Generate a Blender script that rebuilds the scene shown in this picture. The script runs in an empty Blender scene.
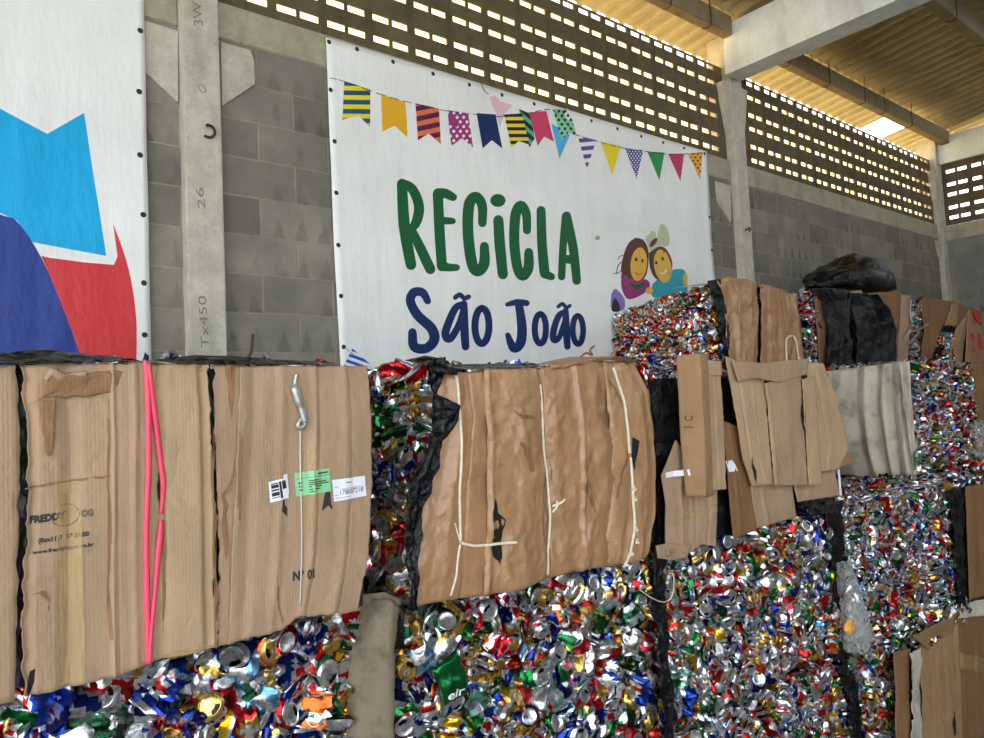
import bpy, bmesh, math, random
import numpy as np
from mathutils import Vector, Matrix, noise
from mathutils.bvhtree import BVHTree

rng = np.random.default_rng(11)
random.seed(11)
S = bpy.context.scene
COL = S.collection
H0 = 2.03                      # camera height above the floor

# ------------------------------------------------------------------ camera
F = 739.0; CX, CY = 492.0, 369.0
YAW, PITCH, ROLL = [math.radians(a) for a in (39.272, 3.287, -2.723)]
def cam_axes():
    f = np.array([math.sin(YAW)*math.cos(PITCH), math.cos(YAW)*math.cos(PITCH), math.sin(PITCH)])
    r0 = np.array([math.cos(YAW), -math.sin(YAW), 0.0]); u0 = np.cross(r0, f)
    r = r0*math.cos(ROLL)+u0*math.sin(ROLL); u = np.cross(r, f)
    return r, u, f
CR, CU, CF = cam_axes()
CAMP = np.array([0, 0, H0])
def ray(px, py): return CF*F + CR*(px-CX) - CU*(py-CY)
def onY(px, py, Y): d = ray(px, py); return d*(Y/d[1]) + CAMP
def onX(px, py, X): d = ray(px, py); return d*(X/d[0]) + CAMP
def onZ(px, py, Z): d = ray(px, py); return d*((Z-H0)/d[2]) + CAMP
def topix(P):
    q = np.asarray(P, float)-CAMP; w = q@CF
    return CX+F*(q@CR)/w, CY-F*(q@CU)/w, w
def planeY(Y): return lambda px, py: onY(px, py, Y)
def planeX(X): return lambda px, py: onX(px, py, X)

cd = bpy.data.cameras.new('camera'); cam = bpy.data.objects.new('camera', cd); COL.objects.link(cam)
cd.sensor_width = 36; cd.lens = F/984*36; cd.clip_start = 0.02; cd.clip_end = 200
m = Matrix(((CR[0], CU[0], -CF[0], 0), (CR[1], CU[1], -CF[1], 0), (CR[2], CU[2], -CF[2], H0), (0, 0, 0, 1)))
cam.matrix_world = m
S.camera = cam

# ------------------------------------------------------------------ materials
def lin(c):
    c = [v/255.0 for v in c]
    return tuple([(v/12.92 if v <= .04045 else ((v+.055)/1.055)**2.4) for v in c] + [1.0])
class NT:
    def __init__(s, name):
        s.m = bpy.data.materials.new(name); s.m.use_nodes = True
        s.t = s.m.node_tree; s.n = s.t.nodes; s.l = s.t.links
        s.b = s.n['Principled BSDF']
    def add(s, typ, **kw):
        x = s.n.new(typ)
        for k, v in kw.items():
            if k in x.inputs.keys(): x.inputs[k].default_value = v
            else: setattr(x, k, v)
        return x
    def link(s, a, b): s.l.new(a, b)
    def math(s, op, a, b=None, c=None, clamp=False):
        x = s.n.new('ShaderNodeMath'); x.operation = op; x.use_clamp = clamp
        for i, v in enumerate((a, b, c)):
            if v is None: continue
            if isinstance(v, (int, float)): x.inputs[i].default_value = v
            else: s.l.new(v, x.inputs[i])
        return x.outputs[0]
    def mix(s, fac, a, b, blend='MIX'):
        x = s.n.new('ShaderNodeMix'); x.data_type = 'RGBA'; x.blend_type = blend
        for idx, v in ((0, fac), (6, a), (7, b)):
            if isinstance(v, (int, float, tuple)): x.inputs[idx].default_value = v
            else: s.l.new(v, x.inputs[idx])
        return x.outputs[2]
    def ramp(s, fac, stops):
        x = s.n.new('ShaderNodeValToRGB'); e = x.color_ramp.elements
        while len(e) < len(stops): e.new(.5)
        for i, (p, c) in enumerate(stops):
            e[i].position = p; e[i].color = c if isinstance(c, tuple) else (c, c, c, 1)
        s.l.new(fac, x.inputs[0]); return x.outputs[0]
    def noise(s, scale, vec=None, detail=4, rough=.55):
        x = s.n.new('ShaderNodeTexNoise'); x.inputs['Scale'].default_value = scale
        x.inputs['Detail'].default_value = detail; x.inputs['Roughness'].default_value = rough
        if vec is None: vec = s.obj()
        s.l.new(vec, x.inputs['Vector']); return x.outputs['Fac']
    def obj(s):
        if not hasattr(s, '_o'): s._o = s.n.new('ShaderNodeTexCoord').outputs['Object']
        return s._o
    def scaled(s, sc):
        x = s.n.new('ShaderNodeMapping'); x.inputs['Scale'].default_value = sc
        s.l.new(s.obj(), x.inputs['Vector']); return x.outputs[0]
    def bump(s, h, strength=.3, dist=.01):
        x = s.n.new('ShaderNodeBump'); x.inputs['Strength'].default_value = strength
        x.inputs['Distance'].default_value = dist; s.l.new(h, x.inputs['Height'])
        s.l.new(x.outputs[0], s.b.inputs['Normal'])
    def col(s, v):
        if isinstance(v, tuple): s.b.inputs['Base Color'].default_value = v
        else: s.l.new(v, s.b.inputs['Base Color'])
    def rough(s, v): s.b.inputs['Roughness'].default_value = v
    def metal(s, v): s.b.inputs['Metallic'].default_value = v

def plain(name, rgb, rough=.6, metal=0, var=.12, scale=14, bump=0):
    t = NT(name); c = lin(rgb)
    if var:
        n = t.noise(scale)
        d = tuple([v*(1-var) for v in c[:3]]+[1]); e = tuple([min(1, v*(1+var)) for v in c[:3]]+[1])
        t.col(t.ramp(n, [(.3, d), (.7, e)]))
        if bump: t.bump(n, bump, .01)
    else: t.col(c)
    t.rough(rough); t.metal(metal); return t.m

def cardboard(name, rgb, rough=.75, flute=.09, dirt=.5, seed=0, crumple=0.):
    t = NT(name); c = lin(rgb)
    dk = tuple([v*.62 for v in c[:3]]+[1]); lt = tuple([min(1, v*1.13) for v in c[:3]]+[1])
    n1 = t.noise(3.5+seed, detail=6); n2 = t.noise(20, t.scaled((1, 1, .35)), detail=6); n3 = t.noise(9+seed, t.scaled((1.6, 1, .5)), detail=8, rough=.7)
    base = t.mix(t.ramp(n1, [(.3, 0.), (.7, 1.)]), tuple([v*.88 for v in c[:3]]+[1]), lt)
    base = t.mix(t.math('MULTIPLY', t.ramp(n3, [(.5, 0.), (.72, 1.)]), dirt), base, dk)
    base = t.mix(t.math('MULTIPLY', t.ramp(n2, [(.35, 0.), (.65, 1.)]), .22), base, dk)
    t.col(base); t.rough(rough)
    w = t.add('ShaderNodeTexWave'); w.wave_type = 'BANDS'; w.bands_direction = 'X'
    w.inputs['Scale'].default_value = 42; w.inputs['Distortion'].default_value = 1.2; w.inputs['Detail'].default_value = 1
    t.link(t.obj(), w.inputs['Vector'])
    h = t.math('ADD', t.math('MULTIPLY', w.outputs['Fac'], flute), n2)
    h = t.math('ADD', h, t.math('MULTIPLY', t.noise(60), .7))
    cr = t.math('ABSOLUTE', t.math('SUBTRACT', t.noise(7+seed, t.scaled((1, 1, .6)), detail=5, rough=.5), .5))
    h = t.math('SUBTRACT', h, t.math('MULTIPLY', t.ramp(cr, [(0., 1.), (.05, 0.)]), .45 if not crumple else 0.))
    if crumple:
        vo = t.add('ShaderNodeTexVoronoi'); vo.feature = 'F1'; vo.inputs['Scale'].default_value = 13
        mp = t.add('ShaderNodeMapping'); mp.inputs['Scale'].default_value = (1, 1, .55)
        ns = t.add('ShaderNodeTexNoise'); ns.inputs['Scale'].default_value = 6; t.link(t.obj(), ns.inputs['Vector'])
        mx = t.add('ShaderNodeVectorMath'); mx.operation = 'MULTIPLY_ADD'; mx.inputs[1].default_value = (.12, .12, .12); t.link(ns.outputs['Color'], mx.inputs[0]); t.link(t.obj(), mx.inputs[2])
        t.link(mx.outputs[0], mp.inputs['Vector']); t.link(mp.outputs[0], vo.inputs['Vector'])
        cr2 = t.math('ABSOLUTE', t.math('SUBTRACT', t.noise(5+seed, detail=7, rough=.55), .5))
        h = t.math('ADD', t.math('MULTIPLY', h, .25), t.math('ADD', t.math('MULTIPLY', vo.outputs['Distance'], crumple), t.math('MULTIPLY', cr2, crumple*3.5)))
        t.bump(h, .8, .008)
    else: t.bump(h, .6, .004)
    return t.m

def concrete(name, a, b, scale=6, rough=.9, bump=.4):
    t = NT(name)
    n = t.noise(scale, detail=10, rough=.7); n2 = t.noise(scale*9, detail=4); n3 = t.noise(scale*.6, t.scaled((1.4, 1.4, .4)), detail=6)
    c = t.mix(t.ramp(n, [(.35, 0.), (.68, 1.)]), lin(a), lin(b))
    c = t.mix(t.math('MULTIPLY', t.ramp(n3, [(.52, 0.), (.75, 1.)]), .55), c, tuple([v*.45 for v in lin(a)[:3]]+[1]))
    c = t.mix(t.math('MULTIPLY', t.ramp(n2, [(.58, 0.), (.7, 1.)]), .35), c, tuple([v*.5 for v in lin(a)[:3]]+[1]))
    t.col(c); t.rough(rough); t.bump(t.math('ADD', n, n2), bump, .006); return t.m

def blockwall(name, axis, ph, a, b, mortar):
    """hollow concrete block masonry with water stains; axis = horizontal run of the wall"""
    t = NT(name)
    sep = t.add('ShaderNodeSeparateXYZ'); t.link(t.obj(), sep.inputs[0])
    X = t.math('ADD', sep.outputs[axis], ph[0]); Z = t.math('ADD', sep.outputs['Z'], ph[1])
    cmb = t.add('ShaderNodeCombineXYZ'); t.link(X, cmb.inputs[0]); t.link(Z, cmb.inputs[1])
    br = t.add('ShaderNodeTexBrick'); br.offset = .5; br.squash = 1
    t.link(cmb.outputs[0], br.inputs['Vector'])
    for k, v in (('Scale', 1.), ('Mortar Size', .007), ('Mortar Smooth', .35), ('Bias', 0.), ('Brick Width', .4), ('Row Height', .202)): br.inputs[k].default_value = v
    br.inputs['Color1'].default_value = lin(a); br.inputs['Color2'].default_value = lin(b); br.inputs['Mortar'].default_value = lin(mortar)
    n = t.noise(5, detail=8, rough=.65); n2 = t.noise(70, detail=3)
    c = t.mix(t.ramp(n, [(.3, 0.), (.7, .7)]), br.outputs['Color'], tuple([v*.5 for v in lin(a)[:3]]+[1]))
    # triangular damp stains rising from the bed joints
    fx = t.math('FRACT', t.math('ADD', t.math('MULTIPLY', X, 1/.1333), t.math('MULTIPLY', t.noise(3.2), .5)))
    fz = t.math('FRACT', t.math('MULTIPLY', Z, 1/.202))
    ax = t.math('ABSOLUTE', t.math('SUBTRACT', fx, .5))
    tri = t.math('SUBTRACT', t.math('SUBTRACT', .72, fz), t.math('MULTIPLY', ax, 1.9))
    tri = t.math('ADD', tri, t.math('MULTIPLY', t.math('SUBTRACT', t.noise(16, detail=8, rough=.7), .5), 1.1))
    st = t.ramp(tri, [(.0, 0.), (.30, 1.)])
    gate = t.ramp(t.noise(1.9, detail=3), [(.44, 0.), (.6, 1.)])
    c = t.mix(t.math('MULTIPLY', t.math('MULTIPLY', st, gate), .6), c, tuple([v*.28 for v in lin(a)[:3]]+[1]))
    gl = t.ramp(t.noise(2.6, detail=6), [(.48, 0.), (.75, 1.)])
    c = t.mix(t.math('MULTIPLY', gl, .25), c, lin((196, 186, 164)))
    t.col(c); t.rough(.92)
    h = t.math('ADD', t.math('MULTIPLY', br.outputs['Fac'], -1.), t.math('MULTIPLY', n2, .35))
    t.bump(h, .6, .008); return t.m

M = {}
M['block'] = blockwall('concrete_block', 'X', (-1.508+.2, -(H0+.566-.202*2)), (144, 138, 124), (112, 107, 96), (156, 147, 128))
M['block_end'] = blockwall('concrete_block_end', 'Y', (.07, -(H0+.566-.202*2)), (140, 142, 132), (122, 122, 112), (142, 138, 122))
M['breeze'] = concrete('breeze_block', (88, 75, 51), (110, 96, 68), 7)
M['pillar'] = concrete('pillar_concrete', (176, 168, 150), (205, 198, 180), 8)
M['lintel'] = concrete('lintel_concrete', (158, 148, 126), (182, 172, 150), 7)
M['beam'] = concrete('beam_concrete', (214, 218, 214), (232, 236, 232), 5, bump=.2)
M['purlin'] = concrete('purlin_concrete', (128, 112, 84), (150, 134, 104), 6)
M['floor'] = concrete('floor_concrete', (92, 90, 86), (112, 110, 104), 2)
M['yard'] = concrete('yard_concrete', (168, 168, 164), (188, 188, 184), 1.5)
M['roof'] = concrete('fibre_cement', (150, 144, 124), (170, 164, 142), 3, bump=.1)
M['outer_wall'] = concrete('outer_plaster', (226, 194, 124), (234, 204, 138), 1.2, bump=.1)
M['ground'] = concrete('pale_ground', (214, 190, 140), (226, 204, 156), 1.5)

M['card'] = cardboard('cardboard', (169, 138, 108))
M['card2'] = cardboard('cardboard_light', (180, 149, 115), seed=1.3, dirt=.25)
M['card3'] = cardboard('cardboard_dim', (158, 122, 84), seed=2.1)
M['card_dark'] = cardboard('cardboard_brown', (132, 94, 58), seed=.7)
M['kraft'] = cardboard('kraft_paper', (166, 124, 88), rough=.30, flute=.03, dirt=.6, seed=.4, crumple=1.)
M['torn'] = cardboard('torn_ply', (142, 104, 70), seed=3)
M['kraft_mid'] = cardboard('kraft_paper_upper', (170, 129, 92), rough=.31, flute=.03, dirt=.6, seed=1.9, crumple=1.)

def plastic(name, rgb, rough, sc=30, bs=.6):
    t = NT(name); t.col(lin(rgb)); t.rough(rough); t.b.inputs['Specular IOR Level'].default_value = .32
    n = t.math('ABSOLUTE', t.math('SUBTRACT', t.noise(sc*.5, detail=6), .5))
    t.bump(n, 1., .03); return t.m
M['black'] = plastic('black_film', (14, 14, 16), .26)
M['tear'] = plain('painted_hole_shade', (14, 12, 11), .9, var=0)  # flat black for decals that paint the dark inside of torn holes
def sackmat(name, rgb, k):
    t = NT(name); c = lin(rgb); n = t.noise(7*k, detail=8, rough=.7); n2 = t.noise(2.2*k, detail=4)
    cc = t.ramp(n, [(.3, tuple([v*.42 for v in c[:3]]+[1])), (.5, c), (.75, tuple([min(1, v*1.2) for v in c[:3]]+[1]))])
    cc = t.mix(t.math('MULTIPLY', t.ramp(n2, [(.45, 0.), (.7, 1.)]), .45), cc, tuple([v*.4 for v in c[:3]]+[1]))
    t.col(cc); t.rough(.85)
    t.bump(t.math('ADD', t.noise(220, detail=1), n), .35, .004); return t.m
M['sack'] = sackmat('woven_sack', (196, 186, 166), 1)
M['sack_brown'] = sackmat('jute_sack', (128, 114, 92), 1.6)
M['teal'] = plain('green_sack', (66, 140, 112), .7)
M['pink'] = plain('pink_strap', (246, 74, 104), .4, var=.05)
M['twine'] = plain('twine', (226, 214, 188), .8, scale=90)
M['wire'] = plain('steel_wire', (176, 172, 166), .35, .6, var=.1)
M['rust'] = plain('rusty_steel', (70, 54, 42), .7, .4)
M['white_label'] = plain('label_paper', (232, 232, 240), .5, var=.02)
M['green_label'] = plain('green_label', (140, 206, 152), .5, var=.02)
M['ink'] = plain('printing_ink', (44, 38, 34), .7, var=.1)
M['ink_soft'] = plain('faded_ink', (112, 92, 72), .7, var=.1)
M['red_ink'] = plain('red_print', (190, 52, 44), .7, var=.1)
M['pencil'] = plain('pencil_mark', (128, 120, 106), .9, var=.1)
def tapemat():
    t = NT('packing_tape'); t.col(lin((214, 180, 120))); t.rough(.12)
    t.b.inputs['Alpha'].default_value = .30
    t.bump(t.noise(50, t.scaled((1, 1, .3)), detail=5), .9, .01); return t.m
M['tape'] = tapemat()
def clearmat():
    t = NT('clear_plastic'); t.col(lin((210, 210, 205))); t.rough(.15)
    lw = t.add('ShaderNodeLayerWeight'); lw.inputs['Blend'].default_value = .35
    t.link(t.math('ADD', t.math('MULTIPLY', lw.outputs['Facing'], .42), .03), t.b.inputs['Alpha'])
    t.bump(t.noise(14, detail=3), .6, .02); return t.m
M['clear'] = clearmat()
M['orange'] = plain('orange_wrapper', (232, 160, 70), .4, var=.35, scale=40)
M['greenrope'] = plain('green_rope', (52, 110, 62), .6)

def banner_mat(name, rgb):
    t = NT(name); c = lin(rgb)
    n = t.noise(2.2, detail=5); n2 = t.noise(9, t.scaled((1, 1, .3)), detail=6)
    cc = t.mix(t.ramp(n, [(.3, 0.), (.75, 1.)]), c, tuple([v*.86 for v in c[:3]]+[1]))
    t.col(cc); t.rough(.42); t.b.inputs['Specular IOR Level'].default_value = .25
    t.bump(t.math('ADD', n2, t.noise(4.5, t.scaled((1, 1, .55)), detail=3)), .45, .02); return t.m
M['banner'] = banner_mat('banner_vinyl', (243, 241, 235))
def ink(name, rgb): 
    M[name] = banner_mat(name, rgb); return M[name]
for nm, c in dict(b_green=(14, 92, 46), b_navy=(20, 46, 96), b_cyan=(20, 172, 226), b_red=(214, 60, 62), b_blue=(44, 66, 142),
                  f_yellow=(240, 214, 60), f_teal=(20, 92, 110), f_mustard=(238, 178, 40), f_orange=(238, 118, 70), f_purple=(92, 34, 84),
                  f_magenta=(170, 52, 122), f_white=(240, 240, 240), f_pale=(240, 196, 204), f_dark=(44, 30, 34), f_mint=(80, 178, 150),
                  f_pink=(214, 66, 106), f_sky=(84, 178, 228), f_lime=(140, 214, 166), f_violet=(104, 64, 148), f_lemon=(244, 220, 30),
                  f_indigo=(52, 66, 148), f_green=(26, 150, 76), f_crimson=(150, 20, 40), f_stripe=(36, 96, 190),
                  c_hair=(92, 50, 34), c_skin=(226, 178, 70), c_hat=(196, 202, 156), c_shirt=(150, 48, 112), c_teal=(44, 160, 178), c_scarf=(30, 92, 46), c_lilac=(140, 116, 190)).items(): ink(nm, c)

def canmat():
    t = NT('printed_aluminium')
    a = t.add('ShaderNodeAttribute', attribute_name='label')
    n = t.noise(55, detail=4)
    t.col(t.mix(t.math('MULTIPLY', t.ramp(n, [(.42, 0.), (.72, 1.)]), .6), a.outputs['Color'], (.05, .045, .04, 1)))
    t.metal(.86); t.rough(.24)
    t.bump(t.noise(120, detail=2), .25, .003)
    return t.m
M['can'] = canmat()
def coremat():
    t = NT('shaded_core')
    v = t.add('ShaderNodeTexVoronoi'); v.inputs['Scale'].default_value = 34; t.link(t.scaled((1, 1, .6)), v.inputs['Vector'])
    hsv = t.add('ShaderNodeHueSaturation'); hsv.inputs['Saturation'].default_value = .45; hsv.inputs['Value'].default_value = .10  # core colour darkened so the gaps between cans look shaded
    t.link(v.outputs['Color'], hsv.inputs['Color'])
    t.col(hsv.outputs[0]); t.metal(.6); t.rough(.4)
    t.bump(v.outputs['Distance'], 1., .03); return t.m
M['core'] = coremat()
M['green_can'] = plain('green_aluminium', (22, 112, 58), .25, .8, var=.25, scale=30)

# ------------------------------------------------------------------ object helpers
def mesh_obj(name, verts, faces, mats, parent=None, smooth=False, fmat=None):
    me = bpy.data.meshes.new(name)
    off = np.array(parent.location) if parent is not None else np.zeros(3)
    if parent is not None and parent.parent is not None: off = off + np.array(parent.parent.location)
    V = np.asarray(verts, float)
    me.from_pydata([tuple(v) for v in (V-off)], [], [tuple(f) for f in faces])
    if not isinstance(mats, (list, tuple)): mats = [mats]
    for x in mats: me.materials.append(x)
    if fmat is not None: me.polygons.foreach_set('material_index', np.asarray(fmat, np.int32))
    if smooth: me.polygons.foreach_set('use_smooth', np.ones(len(me.polygons), bool))
    me.update()
    o = bpy.data.objects.new(name, me); COL.objects.link(o)
    if parent is not None: o.parent = parent
    return o
def tag(o, label, cat, group=None):
    o['label'] = label; o['category'] = cat
    if group: o['group'] = group
    return o
def thing(name, loc, label, cat, group=None):
    o = bpy.data.objects.new(name, None); COL.objects.link(o); o.location = loc; o.empty_display_size = .05
    return tag(o, label, cat, group)
def struct(o): o['kind'] = 'structure'; return o

def box_vf(x0, x1, y0, y1, z0, z1):
    v = [(x, y, z) for z in (z0, z1) for y in (y0, y1) for x in (x0, x1)]
    f = [(0, 2, 3, 1), (4, 5, 7, 6), (0, 1, 5, 4), (2, 6, 7, 3), (0, 4, 6, 2), (1, 3, 7, 5)]
    return v, f
def box(name, x0, x1, y0, y1, z0, z1, mat, parent=None, bev=0):
    v, f = box_vf(x0, x1, y0, y1, z0, z1)
    o = mesh_obj(name, v, f, mat, parent)
    if bev:
        bm = bmesh.new(); bm.from_mesh(o.data)
        bmesh.ops.bevel(bm, geom=bm.edges[:], offset=bev, segments=2, affect='EDGES'); bm.to_mesh(o.data); bm.free()
    return o
class MB:
    def __init__(s): s.v = []; s.f = []; s.m = []
    def add(s, v, f, mi=0):
        k = len(s.v); s.v += [tuple(x) for x in v]; s.f += [tuple(i+k for i in q) for q in f]; s.m += [mi]*len(f)
    def build(s, name, mats, parent=None, smooth=False): return mesh_obj(name, s.v, s.f, mats, parent, smooth, s.m)

def tube_vf(P, r, n=7, flat=None):
    P = [np.asarray(p, float) for p in P]
    V = []; Fc = []
    for i, p in enumerate(P):
        t = P[min(i+1, len(P)-1)]-P[max(i-1, 0)]; t = t/(np.linalg.norm(t)+1e-9)
        a = np.array([0, 1, 0.]) if abs(t[1]) < .9 else np.array([1., 0, 0])
        s = np.cross(t, a); s /= np.linalg.norm(s); q = np.cross(s, t)
        rr = r[i] if hasattr(r, '__len__') else r
        for k in range(n):
            w = 2*math.pi*k/n
            V.append(p + s*math.cos(w)*rr + q*math.sin(w)*rr*(flat or 1))
    for i in range(len(P)-1):
        for k in range(n):
            a = i*n+k; b = i*n+(k+1) % n
            Fc.append((a, b, b+n, a+n))
    Fc.append(tuple(range(n))[::-1]); Fc.append(tuple(range((len(P)-1)*n, len(P)*n)))
    return V, Fc
def smooth_path(P, k=6):
    P = [np.asarray(p, float) for p in P]; out = []
    for i in range(len(P)-1):
        p0, p1, p2, p3 = P[max(i-1, 0)], P[i], P[i+1], P[min(i+2, len(P)-1)]
        for j in range(k):
            t = j/k
            out.append(.5*((2*p1)+(p2-p0)*t+(2*p0-5*p1+4*p2-p3)*t*t+(3*p1-p0-3*p2+p3)*t**3))
    out.append(P[-1]); return out

def resample(P, n):
    P = np.asarray(P, float); d = np.r_[0, np.cumsum(np.linalg.norm(np.diff(P, axis=0), axis=1))]
    s = np.linspace(0, d[-1], n); return np.stack([np.interp(s, d, P[:, i]) for i in range(P.shape[1])], 1)
def vn(p, f, o=0.0): return noise.noise(Vector((p[0]*f+o, p[1]*f+o*1.7, p[2]*f-o)))
def pts(seq, pr, out):
    R = []
    for q in seq:
        p = pr(q[0], q[1])
        if len(q) > 2: p = p + out*q[2]
        R.append(p)
    return R
OUT_Y = np.array([0, -1., 0]); OUT_X = np.array([-1., 0, 0])
def sheet(name, parent, mat, L, R, pr, T=None, B=None, nu=34, nv=40, th=.004, folds=(), steps=(), wr=.004, wf=9., fine=.0012,
          torn=(0, 0, 0, 0), out=OUT_Y, seed=None, bulge=0., push=0., sharp=0.):
    """a bent sheet bounded by four edges traced top-to-bottom (L, R) and left-to-right (T, B)"""
    seed = rng.uniform(0, 60) if seed is None else seed
    L3, R3 = pts(L, pr, out), pts(R, pr, out)
    T3 = pts(T, pr, out) if T else [L3[0], R3[0]]
    B3 = pts(B, pr, out) if B else [L3[-1], R3[-1]]
    L3, R3, T3, B3 = resample(L3, nv+1), resample(R3, nv+1), resample(T3, nu+1), resample(B3, nu+1)
    G = np.zeros((nv+1, nu+1, 3))
    u = np.linspace(0, 1, nu+1); v = np.linspace(0, 1, nv+1)
    c00, c10, c01, c11 = (L3[0]+T3[0])/2, (R3[0]+T3[-1])/2, (L3[-1]+B3[0])/2, (R3[-1]+B3[-1])/2
    for j in range(nv+1):
        for i in range(nu+1):
            a, b = u[i], v[j]
            G[j, i] = (1-a)*L3[j]+a*R3[j]+(1-b)*T3[i]+b*B3[i]-((1-a)*(1-b)*c00+a*(1-b)*c10+(1-a)*b*c01+a*b*c11)
    W = np.linalg.norm(R3[nv//2]-L3[nv//2]); Hh = np.linalg.norm(L3[-1]-L3[0])
    uvec = (R3[nv//2]-L3[nv//2])/max(W, 1e-6); vvec = np.array([0, 0, 1.])
    Pn = G.copy()
    for j in range(nv+1):
        for i in range(nu+1):
            p = G[j, i]; a, b = u[i], v[j]; d = push
            for (u0, w, h) in folds:
                uu = u0 + .012*vn((b*3, u0*9, 0), 1., seed)
                x = 1-abs(a-uu)/w
                if x > 0: d += h*x*(.75+.5*vn((b*2.2, u0*5, 3.), 1., seed))
            for (u0, h) in steps:
                x = (a-u0)/.018+.5; x = min(1, max(0, x)); d += h*x*x*(3-2*x)
            q = (a*W, seed, b*Hh)
            n1 = vn(q, wf, seed)
            d += wr*n1 + fine*vn(q, 55, seed)
            if sharp: d += sharp*(1-2*abs(vn((q[0]*1.0, q[1], q[2]*.8), wf*1.2, seed+7))) + sharp*.5*(1-2*abs(vn(q, wf*2.7, seed+3)))
            if bulge: d += bulge*(4*a*(1-a))**.5*(4*b*(1-b))**.35
            e = np.zeros(3)
            for k, (amt, w_, dirn) in enumerate(((torn[0], 1-a, -uvec), (torn[1], a, uvec), (torn[2], 1-b, vvec), (torn[3], b, -vvec))):
                if amt:
                    w_ = max(0, (w_-.8)/.2)
                    tt = b*Hh if k < 2 else a*W
                    e += dirn*amt*w_*(vn((tt, k*3, 0), 28, seed)+.6*vn((tt, k*3, 5), 80, seed))
            Pn[j, i] = p + out*d + e
    n = (nu+1)*(nv+1); A = Pn.reshape(-1, 3); Bk = A - out*th
    V = np.r_[A, Bk]; Fc = []
    idx = lambda j, i: j*(nu+1)+i
    flip = np.dot(np.cross(uvec, -vvec), out) > 0
    for j in range(nv):
        for i in range(nu):
            f = (idx(j, i), idx(j, i+1), idx(j+1, i+1), idx(j+1, i))
            if not flip: f = f[::-1]
            Fc.append(f); Fc.append(tuple(x+n for x in f[::-1]))
    ring = [idx(0, i) for i in range(nu)]+[idx(j, nu) for j in range(nv)]+[idx(nv, i) for i in range(nu, 0, -1)]+[idx(j, 0) for j in range(nv, 0, -1)]
    for k in range(len(ring)):
        a, b = ring[k], ring[(k+1) % len(ring)]
        f = (b, a, a+n, b+n)
        if not flip: f = f[::-1]
        Fc.append(f)
    o = mesh_obj(name, V, Fc, mat, parent, smooth=True)
    ang = o.data
    # keep the rim crisp
    me = o.data; sm = np.ones(len(me.polygons), bool); sm[2*nu*nv:] = False
    me.polygons.foreach_set('use_smooth', sm)
    return o

def bvh_of(objs):
    V = []; Fc = []
    for o in objs:
        k = len(V); off = Vector((0, 0, 0)); q = o
        while q is not None:
            off = off + q.location; q = q.parent
        V += [v.co+off for v in o.data.vertices]; Fc += [[i+k for i in p.vertices] for p in o.data.polygons]
    return BVHTree.FromPolygons(V, Fc)
def onto(bvh, p, lift, out=OUT_Y, dflt=0.0):
    o = Vector(p+out*.25); h = bvh.ray_cast(o, Vector(-out), .5)
    if h[0] is None: return p+out*(lift+dflt)
    return np.array(h[0])+out*lift
def decal_mesh(name, parent, mats, polys, pr, bvh, lift=.0012, maxe=.03, out=OUT_Y, smooth=True):
    """polys: list of (pixel outline, material index, extra lift); laid on the surface below"""
    bm = bmesh.new()
    for item in polys:
        P, mi, ex = item
        vs = [bm.verts.new(tuple(pr(*q))) for q in P]
        try: f = bm.faces.new(vs)
        except Exception: continue
        f.material_index = mi; 
        for v in vs: v.tag = False
        f.tag = False
        for v in vs: v.index = 0
        lay = bm.verts.layers.float.get('ex') or bm.verts.layers.float.new('ex')
        for v in f.verts: v[lay] = ex
    bmesh.ops.triangulate(bm, faces=bm.faces[:], ngon_method='EAR_CLIP')
    for _ in range(5):
        E_ = [e for e in bm.edges if e.calc_length() > maxe]
        if not E_: break
        bmesh.ops.subdivide_edges(bm, edges=E_, cuts=1, use_grid_fill=False)
        bmesh.ops.triangulate(bm, faces=[f for f in bm.faces if len(f.verts) > 3])
    lay = bm.verts.layers.float.get('ex')
    for v in bm.verts: v.co = Vector(onto(bvh, np.array(v.co), lift+v[lay], out))
    off = Vector((0, 0, 0)); q = parent
    while q is not None: off += q.location; q = q.parent
    for v in bm.verts: v.co -= off
    for f in bm.faces:
        f.normal_update()
        if f.normal.dot(Vector(out)) < 0: f.normal_flip()
    me = bpy.data.meshes.new(name); bm.to_mesh(me); bm.free()
    for x in (mats if isinstance(mats, list) else [mats]): me.materials.append(x)
    o = bpy.data.objects.new(name, me); COL.objects.link(o); o.parent = parent
    return o
def text_polys(txt, p0, p1, hgt, mi=0, ex=0., shear=0., up=None, bold=0.0):
    """text outline triangles in pixel space: baseline p0->p1, cap height in pixels"""
    cu = bpy.data.curves.new('t', 'FONT'); cu.body = txt; cu.size = 1; cu.resolution_u = 3; cu.offset = bold
    ob = bpy.data.objects.new('t', cu); COL.objects.link(ob)
    bpy.context.view_layer.update()
    dg = bpy.context.evaluated_depsgraph_get(); me = bpy.data.meshes.new_from_object(ob.evaluated_get(dg))
    V = np.array([v.co[:2] for v in me.vertices]); PL = [list(p.vertices) for p in me.polygons]
    bpy.data.objects.remove(ob); bpy.data.curves.remove(cu); bpy.data.meshes.remove(me)
    V[:, 0] -= V[:, 0].min(); w = V[:, 0].max()
    p0 = np.array(p0, float); p1 = np.array(p1, float); a = (p1-p0)/w
    b = np.array(up if up is not None else (0, -1.), float)*hgt/.69
    Q = p0 + V[:, :1]*a + V[:, 1:]*b
    return [([tuple(Q[i]) for i in f], mi, ex) for f in PL]
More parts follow.
